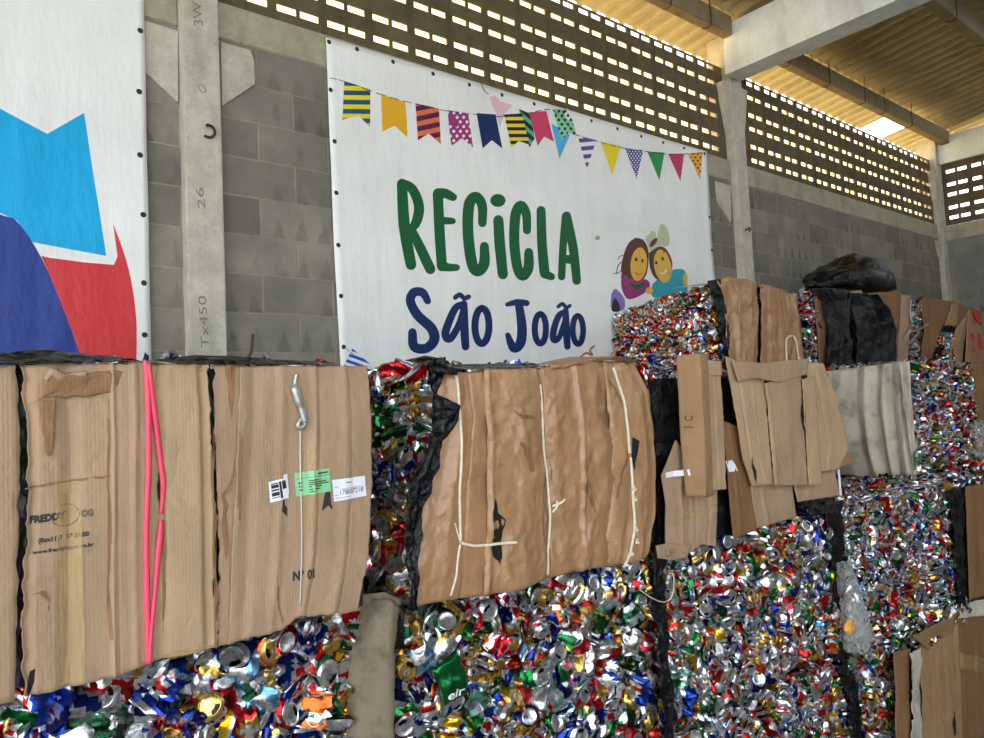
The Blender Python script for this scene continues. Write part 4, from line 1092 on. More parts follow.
# black film lying over the top of the bale
sheet('black_film', bG, M['black'], [(-60, 352, -.05), (-60, 366, .0)], [(138, 358, -.03), (142, 362, .0)], pG, T=[(-60, 350, -.06), (10, 350, -.06), (40, 346, -.05), (80, 350, -.06), (138, 358, -.03)], nu=50, nv=12, th=.002, wr=.008, wf=14, sharp=0.0120)
sheet('black_film', bG, M['black'], [(150, 359, -.05), (150, 364, 0)], [(342, 360, -.05), (338, 366, -.0)], pG, T=[(150, 359, -.05), (200, 353, -.06), (250, 355, -.06), (300, 359, -.06), (342, 361, -.05)], nu=50, nv=10, th=.002, wr=.008, wf=14, sharp=0.0120)
v, f = tube_vf(smooth_path([onY(*q, YF+.05) for q in ((246, 362), (251, 352), (252, 342), (253, 334))], 4), .004, 6); tag(mesh_obj('twig', v, f, M['rust'], None, smooth=True), 'thin brown twig sticking up from the top of the bale lettered FREDDY', 'twig')

# ---- H: the kraft paper bale
hx0, hx1 = 1.17, 2.07
bH = bale(hx0, hx1, YF, L3_, 'pressed bale faced in shiny brown kraft paper tied with three white ropes, in the middle')
shell_core(bH, hx0+.09, hx1-.03, YF+.05, YBk, L3_+.004, H0+.105)
sh = lambda a, b: np.array([-.13+.17*b/.65, 0, 0])
it = fill(G, (1.19, YF+.62, L3_+.01), -EY, EZ, -EX, .60, .655, .042, .058, layers=(0., .035), bias=dict(green=3, dgreen=2.5, red=1.4, orange=3), lids=.2, shape=sh)
it += fill(G, (1.2, YF+.07, H0+.13), EX, EY, EZ, .84, .5, .06, .075, layers=(0.,), rough=.004)
cans(bH, it, 100)
pH = py(YF-.02)
hs = []
hs.append(sheet('kraft_sheet', bH, M['kraft'], [(437, 374, -.02), (443, 420, -.01), (430, 480, -.01), (419, 540, -.01), (411, 608, -.005)], [(486, 370), (487, 420), (487, 520), (485, 594)], pH, B=[(411, 608, -.005), (440, 601), (485, 595)], nu=50, nv=80, th=.002, wr=.006, wf=8, folds=[(.35, .16, .014), (.62, .02, -.006)], sharp=0.0060, seed=31., bulge=.012))
hs.append(sheet('kraft_sheet', bH, M['kraft_mid'], [(481, 369), (484, 430), (484, 510), (481, 595)], [(541, 368), (545, 430), (549, 510), (552, 576)], pH, B=[(481, 595), (508, 591), (530, 584), (552, 576)], nu=60, nv=80, th=.002, wr=.008, wf=8, folds=[(.05, .06, .010), (.5, .3, .012), (.93, .08, -.02)], sharp=0.0080, push=.006, seed=35., bulge=.012, torn=(.003, 0, 0, 0)))
hs.append(sheet('kraft_sheet', bH, M['kraft'], [(538, 367), (541, 430), (545, 510), (549, 577)], [(603, 361), (612, 430), (611, 510), (607, 564)], pH, T=[(538, 367), (565, 364), (585, 360), (603, 361)], nu=60, nv=80, th=.002, wr=.008, wf=8, folds=[(.12, .10, .006), (.48, .05, .018), (.53, .02, -.008), (.8, .16, .010)], sharp=0.0100, push=.004, seed=39., bulge=.014))
hs.append(sheet('kraft_sheet', bH, M['kraft_mid'], [(600, 361), (606, 430), (605, 510), (600, 566)], [(640, 362, -.05), (655, 390, -.05), (663, 440, -.06), (663, 500, -.06), (655, 548, -.05)], pH, B=[(600, 566), (628, 563, .0), (645, 558, -.02), (655, 548, -.05)], nu=60, nv=80, th=.002, wr=.005, wf=8, folds=[(.30, .10, -.02), (.55, .14, .014), (.8, .05, .012), (.86, .03, -.01)], sharp=0.0060, push=.010, seed=43., bulge=.03, torn=(.004, 0, 0, 0)))
bvH = bvh_of(hs)
tear(bH, [[(489, 498), (492, 502), (493, 512), (500, 519), (497, 530), (496, 545), (497, 556), (495, 564), (489, 556), (491, 540), (487, 520)],
          [(627, 437), (632, 441), (631, 452), (629, 458), (628, 470), (625, 460), (626, 446)]], pH, bvH)
tear(bH, [[(604, 378), (612, 392), (616, 406), (613, 401), (609, 391)], [(621, 452), (622, 458), (615, 474), (611, 497), (609, 497), (613, 474)], [(585, 450), (583, 462), (582, 488), (588, 500), (590, 514), (586, 503), (580, 490), (581, 462)],
          [(503, 407), (515, 415), (528, 416), (528, 420), (514, 419)], [(512, 441), (522, 448), (527, 470), (524, 473), (518, 456)]], pH, bvH, mat='card_dark')
rope(bH, [(453, 370), (455, 400), (456, 440), (456, 490), (457, 543)], pH, .0042, bvH)
rope(bH, [(457, 543), (454, 560), (452, 576), (447, 596)], pH, .0032, bvH)
rope(bH, [(457, 542), (470, 545), (485, 544), (498, 542), (509, 541)], pH, .0044, bvH, lift=.002, name='rope_tail')
rope(bH, [(457, 543), (453, 530), (450, 522)], pH, .0022, bvH, lift=.002, name='rope_tail')
rope(bH, [(536, 382), (540, 430), (543, 470), (546, 510), (547, 550), (547, 576)], pH, .0036, bvH)
rope(bH, [(547, 506), (552, 503), (558, 498)], pH, .004, bvH, lift=.004, name='rope_tail'); rope(bH, [(547, 512), (551, 506), (550, 500)], pH, .004, bvH, lift=.004, name='rope_tail')
rope(bH, [(609, 366), (617, 395), (621, 425), (624, 455)], pH, .0052, bvH)
rope(bH, [(624, 455), (626, 490), (627, 530), (621, 569)], pH, .0052, bvH)
for q in ((626, 488), (627, 498), (628, 540), (627, 528), (624, 552)):
    c = onto(bvH, pH(*q), .006); P = [c+np.array([  .005*math.cos(a), -.004+.003*math.sin(2*a), .006*math.sin(a)]) for a in np.linspace(0, 6, 10)]
    v, f = tube_vf(P, .004, 6); mesh_obj('rope_knot', v, f, M['twine'], bH, smooth=True)
# torn black film over the left edge
pB = py(YF-.03)
sheet('black_film', bH, M['black'], [(423, 360, .0), (429, 394), (431, 427), (418, 461), (406, 482), (403, 534), (407, 588), (410, 610)], [(444, 357), (436, 394), (457, 407), (453, 424), (443, 440), (438, 460), (424, 500), (417, 545), (414, 610)], pB, nu=18, nv=90, th=.002, wr=.007, wf=12, sharp=0.0160, torn=(.004, .004, 0, 0))
sheet('black_film', bH, M['black'], [(422, 357, -.10), (424, 366, .01), (428, 374, .02)], [(458, 366, -.06), (456, 371, .01), (452, 376, .012)], pB, T=[(422, 358, -.1), (436, 354, -.06), (448, 357, -.06), (458, 366, -.06)], nu=20, nv=12, th=.003, wr=.01, wf=16, sharp=0.0120)
sheet('black_film', bH, M['black'], [(456, 362, -.10), (460, 370, .0)], [(548, 361, -.08), (545, 367, 0)], pB, nu=30, nv=8, th=.002, wr=.006, wf=16, sharp=0.0080)
sheet('kraft_sheet', bH, M['kraft'], [(538, 372, .0), (545, 366, .012), (548, 362, -.1)], [(642, 362, -.05), (634, 360, .0), (636, 357, -.12)], pH, T=[(538, 370), (570, 366, .01), (600, 360, .012), (620, 361), (642, 362, -.05)], B=[(548, 364, -.1), (590, 355, -.1), (610, 355, -.1), (636, 357, -.12)], nu=40, nv=10, th=.002, wr=.008, wf=14, sharp=0.0120)
sheet('black_film', bH, M['black'], [(655, 384, -.07), (664, 430, -.09), (666, 480, -.09), (658, 548, -.07)], [(672, 372, -.12), (676, 440, -.12), (674, 500, -.12), (672, 546, -.10)], py(YF), nu=16, nv=50, th=.002, wr=.008, wf=12, sharp=0.0200)
v, f = tube_vf(smooth_path([onY(*q, YF+.02) for q in ((580, 358), (586, 353), (592, 355), (590, 350), (594, 346))], 4), .004, 6); mesh_obj('paper_curl', v, f, M['card_dark'], bH, smooth=True)

# ---- I: the bale hung with loose cardboard flaps
ix0, ix1 = 2.14, 3.44
bI = bale(ix0, ix1, YF, L3_, 'pressed bale faced in black film and cardboard strips, behind the two loose cartons')
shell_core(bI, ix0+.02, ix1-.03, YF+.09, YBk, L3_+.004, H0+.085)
cans(bI, fill(G, (ix0, YF+.06, H0+.115), EX, EY, EZ, ix1-ix0, .55, .06, .075, layers=(0.,), rough=.004)+fill(G, (ix1-.0, YF+.08, L3_+.03), EY, EZ, EX, .5, .58, .06, .07, layers=(0.,)), 60)
pI = py(YF-.01)
sheet('black_film', bI, M['black'], [(655, 378, -.05), (656, 460, -.05), (655, 546, -.045)], [(838, 372, -.07), (838, 470, -.06), (818, 498, -.055)], pI, B=[(655, 548, -.045), (740, 536, -.05), (818, 498, -.055)], nu=60, nv=50, th=.002, wr=.010, wf=10, sharp=0.0200)
ii = []
c3 = 'card2'
ii.append(sheet('cardboard_flap', bI, M['card'], [(676, 440), (665, 474), (672, 502), (675, 547)], [(718, 486), (717, 515), (716, 546)], pI, B=[(656, 558), (685, 556), (700, 546), (716, 547)], nu=50, nv=50, wr=.004, folds=[(.3, .06, .008), (.45, .04, -.006), (.58, .02, -.008), (.84, .03, -.008)], seed=50.))
ii.append(sheet('cardboard_flap', bI, M['card'], [(655, 545, .006), (657, 558, .006)], [(690, 545, .006), (686, 557, .006)], pI, T=[(655, 546, .006), (668, 543, .008), (690, 545, .006)], B=[(657, 558, .006), (670, 560, .008), (686, 557, .006)], nu=20, nv=12, wr=.003, seed=51.))
ii.append(sheet('cardboard_flap', bI, M['card_dark'], [(721, 420, .002), (725, 450, .002), (734, 539, .0)], [(746, 430, .002), (752, 486, .002), (757, 530, .0)], pI, nu=24, nv=40, wr=.003, folds=[(.3, .1, .006)], seed=52.))
ii.append(sheet('cardboard_flap', bI, M['card'], [(748, 470, .004), (752, 500, .004), (757, 528, .003)], [(790, 470, .004), (793, 500, .004), (796, 517, .003)], pI, nu=30, nv=30, wr=.003, folds=[(.25, .04, .008), (.6, .2, -.006)], seed=53.))
ii.append(sheet('cardboard_flap', bI, M['card'], [(789, 470, .006), (797, 502, .006)], [(832, 462, .006), (839, 495, .006)], pI, nu=26, nv=26, wr=.003, folds=[(.3, .03, .006), (.45, .03, -.006)], seed=54.))
sheet('paper_strip', bI, M['white_label'], [(836, 470, .008), (838.5, 496, .008)], [(838, 469, .008), (840.5, 495, .008)], pI, nu=4, nv=12, th=.001, wr=.001, fine=0)
tC = thing('hanging_carton', tuple(onY(690, 496, YF-.07)), 'narrow folded cardboard carton standing proud at the left of the wide fanned carton', 'carton')
cc_ = []
# folded column that stands proud at the left
cc_.append(sheet('carton_panel', tC, M['card3'], [(671, 356, .03), (673, 405, .03), (676, 455, .03), (680, 495, .03)], [(684, 355, .075), (687, 405, .075), (689, 450, .075), (690, 496, .075)], pI, nu=14, nv=40, wr=.003, th=.005, seed=60.))
cc_.append(sheet('carton_panel', tC, M['card3'], [(684, 355, .075), (687, 405, .075), (689, 450, .075), (690, 496, .075)], [(694, 355, .06), (696, 400, .06), (699, 450, .055), (701, 495, .055)], pI, nu=10, nv=40, wr=.002, th=.005, seed=61.))
cc_.append(sheet('carton_panel', tC, M[c3], [(694, 361, .04), (696, 400, .04), (699, 450, .04), (700, 490, .04)], [(711, 362, .04), (713, 380, .035), (717, 420, .03), (720, 489, .03)], pI, nu=30, nv=60, wr=.003, folds=[(.55, .05, -.010)], torn=(.003, .003, .001, .001), seed=62.))
cc_.append(sheet('carton_panel', tC, M[c3], [(694, 362, .046), (696, 377, .046)], [(711, 362, .046), (712, 376, .046)], pI, nu=14, nv=10, wr=.002, seed=63.))
tF = thing('hanging_carton', tuple(onY(766, 486, YF-.05)), 'wide flattened cardboard carton with fanned panels hanging beside the grey sack', 'carton')
# the big fanned flaps
P1 = sheet('carton_panel', tF, M[c3], [(719, 357, .03), (727, 400, .03), (737, 460, .03), (746, 486, .03)], [(757, 370, .03), (760, 410, .03), (764, 450, .03), (767, 484, .03)], pI, nu=40, nv=60, wr=.004, folds=[(.25, .05, -.008), (.62, .03, .006)], torn=(.001, .006, .002, .001), seed=70.)
P2 = sheet('carton_panel', tF, M['card'], [(756, 384, .040), (760, 410, .040), (763, 450, .040), (766, 485, .040)], [(792, 372, .040), (794, 410, .040), (797, 450, .040), (799, 485, .040)], pI, nu=40, nv=60, wr=.003, folds=[(.06, .05, .008), (.5, .4, .008)], torn=(.003, .005, .003, .001), seed=71.)
P3 = sheet('carton_panel', tF, M[c3], [(792, 380, .048), (794, 410, .048), (797, 450, .048), (799, 485, .048)], [(804, 376, .048), (807, 410, .048), (809, 450, .048), (812, 484, .048)], pI, nu=24, nv=60, wr=.003, torn=(.004, .004, .003, .001), seed=72.)
P4 = sheet('carton_panel', tF, M['card2'], [(799, 363, .034), (804, 400, .034), (808, 440, .034), (811, 472, .034)], [(816, 364, .034), (829, 397, .034), (836, 425, .034), (841, 448, .034), (831, 469, .034)], pI, nu=40, nv=60, wr=.003, folds=[(.35, .02, -.006), (.5, .3, .006)], seed=73.)
P5 = sheet('carton_panel', tF, M['card'], [(722, 361, .05), (727, 382, .05)], [(798, 360, .05), (796, 374, .05)], pI, T=[(722, 361, .05), (752, 364, .052), (775, 361, .052), (798, 359, .05)], B=[(727, 382, .05), (745, 379, .052), (768, 384, .05), (796, 376, .05)], nu=50, nv=16, wr=.004, wf=16, folds=[(.3, .03, -.006), (.5, .02, .006)], torn=(0, .003, 0, .006), seed=74.)
P6 = sheet('carton_panel', tF, M['card3'], [(840, 448, .02), (831, 469, .02)], [(842, 450, .02), (850, 463, .02)], pI, B=[(831, 469, .02), (850, 463, .02)], nu=12, nv=12, wr=.001, seed=75.)
bvI = bvh_of(ii+cc_+[P1, P2, P3, P4, P5]); bvC = bvh_of(cc_)
decal_mesh('printed_mark', tC, M['ink'], text_polys('U', (676, 421), (680.5, 421), 5)+strokes([(676, 427), (681, 427.5)], .9, tuple), pI, bvC, maxe=.05)
decal_mesh('printed_mark', bI, M['ink_soft'], text_polys('UP', (664, 557), (673, 556), 7.5), pI, bvI, maxe=.05)
decal_mesh('packing_tape', bI, M['white_label'], [([(665, 473), (680, 469), (681, 475), (666, 478)], 0, 0)], pI, bvI, lift=.002, maxe=.05)
decal_mesh('packing_tape', bI, M['white_label'], [([(725, 461), (731, 460), (737, 471), (728, 472)], 0, 0)], pI, bvI, lift=.002, maxe=.05)
decal_mesh('packing_tape', bI, M['tape'], [([(673, 520), (695, 511), (714, 508), (717, 513), (696, 517), (675, 526)], 0, 0)], pI, bvI, lift=.002, maxe=.05)
tear(tF, [[(806, 402), (808, 408), (809, 418), (807, 416)], [(793, 400), (795, 420), (796, 432), (794, 430), (792, 412)], [(745, 455), (749, 470), (751, 486), (749, 486), (746, 470)]], pI, bvI)

# ---- J: the bale with a grey woven sack over its end
YJ = 1.92; jx0, jx1 = 4.90, 6.0
bE2 = bale(4.92, 6.2, YF, L2, 'pressed bale with brown cardboard front, right of the bare topped can bale')
shell_core(bE2, 4.94, 6.2, YF+.04, YBk+.1, L2+.004, L3_-.03)
cans(bE2, fill(G, (4.92, YF+.03, L3_-.01), EX, EY, EZ, 1.28, .75, .06, .075, layers=(0.,), rough=.004)+fill(G, (4.92, YF+.03, L2), EX, EZ, -EY, 1.28, .62, .07, .09, layers=(0.,)), 60)
sheet('cardboard_sheet', bE2, M['card_dark'], [(964, 486, .01), (966, 540, .01), (968, 600, .01)], [(1004, 482, .01), (1004, 590, .01)], py(YF), nu=30, nv=40, wr=.006, folds=[(.1, .05, .012), (.3, .1, -.012)], seed=80.)
bJ = bale(jx0, jx1, YJ, L3_, 'pressed can bale with a grey woven sack stretched over its left end')
shell_core(bJ, jx0+.06, jx1-.03, YJ+.06, YJ+.80, L3_+.004, H0+.155)
it = fill(G, (jx0+.01, YJ, L3_+.005), EX, EZ, -EY, jx1-jx0-.01, .69, .04, .052, bias=dict(silver=1.8, red=1.4), lids=.06)
it += fill(G, (jx0+.05, YJ+.06, H0+.19), EX, EY, EZ, jx1-jx0-.05, .6, .06, .075, layers=(0.,), rough=.004)
cans(bJ, it, 100)
pX = planeX(jx0)
js = [sheet('sack_wrap', bJ, M['sack'], [(818, 372, -.02), (820, 400), (826, 440), (835, 474, -.01)], [(909, 361, -.01), (911, 400), (915, 440), (917, 476)], pX, B=[(835, 474, -.01), (860, 479), (890, 477), (917, 477)], out=OUT_X,
            nu=60, nv=50, th=.003, wr=.014, wf=6, folds=[(.30, .16, .02), (.58, .10, .055), (.66, .06, -.045), (.76, .05, .04), (.82, .04, -.03), (.92, .07, .035)], sharp=.008, bulge=.05, seed=90.)]
sheet('sack_wrap', bJ, M['sack'], [(898, 364, .01), (902, 400, .01), (908, 440, .01), (914, 477, .0)], [(909, 361, .0), (912, 400, .0), (917, 440, .0), (920, 474, .0)], py(YJ), nu=10, nv=40, th=.003, wr=.006, wf=12, torn=(0, .006, 0, 0), seed=92.)
v, f = tube_vf(smooth_path([onY(*q, YJ-.02) for q in ((918, 448), (914, 456), (918, 462), (928, 461), (916, 458), (915, 470))], 5), .005, 6); mesh_obj('rope_tail', v, f, M['greenrope'], bJ, smooth=True)
sheet('clear_film', bJ, M['clear'], [(972, 420, .01), (974, 462, .01)], [(986, 420, -.02), (988, 462, -.02)], py(YJ), nu=14, nv=20, th=.001, wr=.01, wf=12, sharp=.008)
sheet('cardboard_sheet', bJ, M['card_dark'], [(970, 362, -.03), (976, 420, -.03)], [(1000, 362, -.03), (1000, 420, -.03)], py(YJ), nu=20, nv=20, wr=.008, folds=[(.1, .06, .02)], seed=94.)

# ================================================================== LAYER 1
bF = simple_bale(2.08, 3.43, YF-.005, YBk, L1, L2-.02, 'pressed can bale at the bottom edge, below the wide can bale', dict(silver=1.7, red=1.2), 100, .2, left=False, top=False, hide=lambda x, y: y < 680)
bE = simple_bale(3.46, 4.12, YF+.02, YBk, L1, L2-.006, 'small pressed can face beside an opened cardboard box at the lower right', dict(green=1.6), 100, .2, left=False, top=True, hide=lambda x, y: y < 640)
sheet('black_film', bE, M['black'], [(832, 664, .02), (840, 690, .02), (848, 760, .02)], [(848, 655, .0), (856, 700, .0), (862, 760, .0)], py(YF+.02), nu=12, nv=40, th=.002, wr=.008, wf=12, sharp=0.0160)
sheet('cardboard_sheet', bE, M['card_dark'], [(892, 652, .01), (894, 700, .01), (894, 770, .01)], [(906, 648, .02), (906, 700, .02), (906, 770, .02)], py(YF), nu=12, nv=30, wr=.006, seed=96.)
sheet('sack_wrap', bE, M['sack'], [(902, 652, .03), (904, 700, .03), (904, 770, .03)], [(918, 646, .01), (917, 700, .01), (917, 770, .01)], py(YF), nu=14, nv=40, th=.002, wr=.01, wf=12, sharp=0.0120, seed=97.)
mx0, mx1 = 4.20, 5.5
bM = bale(mx0, mx1, YF, L1, 'pressed bale boxed in brown cardboard with torn top flap, lower right corner')
shell_core(bM, mx0+.02, mx1, YF+.03, YBk, L1+.004, L2-.03)
cans(bM, fill(G, (mx0, YF+.03, L2-.012), EX, EY, EZ, mx1-mx0, .6, .06, .075, layers=(0.,), rough=.004)+fill(G, (mx0-.02, YF, L2-.19), EX, EZ, -EY, .75, .19, .045, .05, layers=(0.,), bias=dict(silver=3.), lids=.2), 60)
pM = py(YF-.005)
ms = [sheet('cardboard_sheet', bM, M['card3'], [(917, 648, .0), (920, 690, .01), (920, 770, .01)], [(955, 622, .01), (959, 690, .01), (961, 770, .01)], pM, T=[(917, 650, .0), (926, 634, .01), (955, 624, .01)], nu=50, nv=60, wr=.006, wf=10, folds=[(.3, .05, .006), (.6, .03, -.008), (.97, .05, .006)], torn=(.003, .003, .004, 0), seed=100., sharp=.002),
      sheet('cardboard_sheet', bM, M['card_dark'], [(952, 616, .0), (957, 690, .0), (960, 770, .0)], [(1002, 614, -.0), (1002, 700, .0), (1002, 770, .0)], pM, nu=40, nv=60, wr=.005, folds=[(.15, .03, .008), (.4, .05, -.008)], seed=101.)]
sheet('cardboard_flap', bM, M['card3'], [(904, 634, .05), (926, 648, .012)], [(945, 615, .04), (951, 632, .012)], pM, T=[(904, 636, .05), (922, 622, .07), (945, 615, .05)], B=[(926, 652, .012), (934, 636, .016), (940, 640, .012), (951, 632, .012)], nu=30, nv=16, wr=.006, wf=14, torn=(.003, .003, .003, .006), seed=102.)
bvM = bvh_of(ms)
tear(bM, [[(926, 642), (930, 640), (929, 645), (926, 648)], [(934, 634), (938, 632), (938, 637), (934, 638)], [(951, 708), (953, 722), (952, 736), (950, 724)]], pM, bvM)
decal_mesh('packing_tape', bM, M['tape'], [([(957, 652), (984, 658), (984, 672), (958, 668)], 0, 0)], pM, bvM, lift=.002, maxe=.05)
sheet('clear_film', bM, M['sack'], [(950, 606, -.02), (952, 618, .0)], [(1000, 597, -.03), (1000, 614, .0)], pM, nu=24, nv=10, th=.002, wr=.012, wf=12, sharp=0.0160, seed=103.)

# bales that carry the rows in view
def plain_bale(x0, x1, y0, y1, z0, z1, label, group=None):
    b = bale(x0, x1, y0, z0, label, group); core(b, x0+.02, x1-.02, y0+.04, y1-.03, z0+.010, z1-.045)
    it = fill(G, (x0, y0+.012, z0), EX, EZ, -EY, x1-x0, z1-z0-.012, .07, .09, layers=(0.,)); it += fill(G, (x0, y0+.05, z1-.03), EX, EY, EZ, x1-x0, y1-y0-.08, .085, .10, layers=(0.,), rough=.004, lids=.05)
    merge_cans('pressed_cans', it, b); return b
lbl = 'pressed can bale of the bottom row, carrying the bales at the left'
plain_bale(-.30, .9, YF+.02, YBk, L1, L2-.006, lbl, 'bottom row bales out of sight'); plain_bale(.95, 2.05, YF+.02, YBk, L1, L2-.006, lbl, 'bottom row bales out of sight')
lbl = 'pressed can bale of the rear row, under the top row by the wall'
for x0, x1 in ((3.75, 5.0), (5.03, 6.4), (6.43, 7.85), (7.88, 9.3)):
    for z0, z1 in ((L1, L2-.006), (L2, L3_-.006), (L3_, L4-.006)): plain_bale(x0, x1, 2.76, 3.58, z0, z1, lbl, 'rear row bales out of sight')

# ================================================================== LAYER 4 (rear, top row)
YK = 2.72
def k3(P, Y=YK): return P
bK = bale(4.1, 5.15, YK, L4, 'mostly red pressed can bale on the top row, beside the printed couple on the banner')
kx0, kx1, kz1 = 4.13, 5.13, H0+.775
shell_core(bK, kx0+.07, kx1-.02, YK+.05, 3.45, L4+.004, kz1-.17)
def shk(a, b): return np.array([.05*(b/.6)**4, 0, -.09*((a)/.86)**2*(b/.6) if a > .0 else 0])
it = fill(G, (kx0, YK+.02, L4+.005), EY, EZ, -EX, .90, .60, .036, .045, layers=(0., .03), bias=dict(red=2.6, gold=1.6, yellow=1.5), lids=.16, scale=.82, shape=shk)
it += fill(G, (kx0+.05, YK+.06, kz1-.05), EX, EY, EZ, .95, .75, .06, .075, layers=(0.,), rough=.004, shape=lambda a, b: np.array([0, 0, -.11*(b/.75)**2]))
cans(bK, it, 100)
pK = py(YK-.01)
sheet('black_film', bK, M['black'], [(706, 281, .0), (714, 310, .01), (719, 330, .01), (722, 352, .0)], [(716, 280, .02), (722, 310, .02), (724, 330, .02), (725, 350, .02)], pK, nu=8, nv=30, th=.002, wr=.008, wf=14, sharp=0.0160)
sheet('kraft_sheet', bK, M['kraft_mid'], [(712, 282, .02), (720, 300, .02), (722, 330, .02), (726, 366, .02)], [(752, 283, .02), (755, 310, .02), (754, 340, .02), (753, 366, .02)], pK, T=[(712, 282, .02), (722, 278, .02), (740, 280, .02), (752, 283, .02)], nu=40, nv=40, th=.003, wr=.012, wf=7, folds=[(.3, .1, .03), (.42, .04, -.03), (.75, .2, .02)], sharp=0.0120, seed=110.)
sheet('kraft_sheet', bK, M['kraft'], [(757, 284, .02), (757, 320, .02), (758, 366, .02)], [(782, 291, .02), (788, 320, .02), (788, 366, .02)], pK, T=[(757, 284, .02), (770, 288, .02), (782, 291, .02)], nu=30, nv=40, th=.003, wr=.008, wf=7, folds=[(.3, .05, .02), (.6, .05, -.02)], sharp=0.0100, seed=111.)
sheet('kraft_sheet', bK, M['kraft_mid'], [(776, 292, .024), (781, 320, .024), (786, 366, .024)], [(796, 294, .0), (799, 320, .0), (804, 366, .0)], pK, nu=24, nv=40, th=.003, wr=.008, wf=7, folds=[(.35, .06, .02), (.75, .2, .02)], sharp=0.0080, seed=112.)
sheet('black_film', bK, M['black'], [(750, 281, -.03), (752, 320, -.03), (748, 366, -.03)], [(760, 283, -.03), (760, 320, -.03), (762, 366, -.03)], pK, nu=8, nv=20, th=.002, wr=.006)
sheet('kraft_sheet', bK, M['kraft'], [(706, 283, -.3), (712, 284, .02)], [(796, 292, -.3), (797, 297, .02)], pK, T=[(706, 280, -.3), (730, 277, -.2), (760, 283, -.2), (796, 292, -.25)], B=[(712, 284, .025), (752, 287, .025), (782, 293, .025), (797, 297, .02)], nu=40, nv=10, th=.003, wr=.010, wf=10, seed=113.)
v, f = tube_vf(smooth_path([onY(*q, YK-.05) for q in ((787, 366), (786, 345), (787, 338), (793, 336), (796, 342), (799, 362))], 5), .007, 6); mesh_obj('rope', v, f, M['twine'], bK, smooth=True)

bL = bale(5.2, 6.8, YK, L4, 'pressed bale draped in torn black plastic on the top row, under the round black bag')
shell_core(bL, 5.24, 6.76, YK+.06, 3.55, L4+.004, H0+.73)
it = fill(G, (5.21, YK, L4+.005), EX, EZ, -EY, .22, .62, .05, .06, layers=(0., .03), bias=dict(silver=2.), lids=.3)
cans(bL, it, 60)
pL = py(YK-.01)
sheet('cardboard_sheet', bL, M['card_dark'], [(813, 296, .01), (816, 330, .01), (818, 364, .01)], [(826, 296, .01), (826, 330, .01), (826, 364, .01)], pL, nu=8, nv=20, wr=.005)
sheet('black_film', bL, M['black'], [(806, 290, .0), (818, 300, .02), (822, 330, .03), (820, 366, .03)], [(845, 292, .02), (846, 320, .03), (848, 340, .03), (850, 366, .03)], pL, T=[(806, 290, .0), (820, 288, .0), (835, 289, .01), (845, 292, .02)], nu=40, nv=40, th=.002, wr=.015, wf=5, folds=[(.3, .1, .03), (.5, .05, -.02), (.8, .1, .03)], sharp=0.0200, seed=120.)
sheet('black_film', bL, M['black'], [(843, 294, .05), (845, 320, .06), (846, 340, .06), (846, 366, .05)], [(870, 296, .03), (882, 310, .04), (890, 330, .04), (889, 366, .03)], pL, nu=40, nv=40, th=.002, wr=.02, wf=5, folds=[(.4, .1, .04), (.7, .06, -.03), (.85, .05, .03)], sharp=0.0280, seed=121.)
sheet('cardboard_sheet', bL, M['kraft'], [(840, 292, .0), (842, 297, .02)], [(861, 290, .0), (861, 296, .02)], pL, nu=12, nv=6, wr=.006)
sheet('cardboard_sheet', bL, M['card_dark'], [(863, 294, .02), (874, 302, .02), (886, 318, .02), (891, 362, .02)], [(899, 293, .02), (897, 320, .02), (893, 366, .02)], pL, T=[(863, 294, .02), (880, 292, .02), (899, 293, .02)], nu=30, nv=40, wr=.008, folds=[(.5, .1, -.03), (.8, .05, .02)], seed=122.)
bag = thing('garbage_bag', (5.9, 3.1, H0+.74), 'round black plastic bag lying on top of the black draped bale by the wall', 'bag')
bm = bmesh.new(); bmesh.ops.create_icosphere(bm, subdivisions=5, radius=1)
for v_ in bm.verts:
    p = v_.co.copy()
    x = p.x; hgt = .30*(1-.62*max(0, -x)**1.2) if x < 0 else .30
    z = hgt*max(0, p.z)**.62 if p.z > 0 else .02*p.z
    xx = x*.60 if x < 0 else (x**.8)*.46
    q = Vector((xx, p.y*.30*(1-.3*max(0, -x)), z))
    n1 = noise.noise(Vector((p.x*1.9, p.y*1.9, p.z*1.9)))*.12; n2 = 1-2*abs(noise.noise(Vector((p.x*3.4+p.z*1.5, p.y*3.4, p.z*1.2))))
    n3 = 1-2*abs(noise.noise(Vector((p.x*8+p.z*3, p.y*8, p.z*3))))
    q *= 1+(n1+.06*n2+.03*n3)*(1 if p.z > 0 else .4); v_.co = q
me = bpy.data.meshes.new('bag_body'); bm.to_mesh(me); bm.free(); me.materials.append(M['black']); me.polygons.foreach_set('use_smooth', np.ones(len(me.polygons), bool))
bcen = onY(848, 292, 3.02); bag.location = tuple(bcen)
o = bpy.data.objects.new('bag_body', me); COL.objects.link(o); o.parent = bag

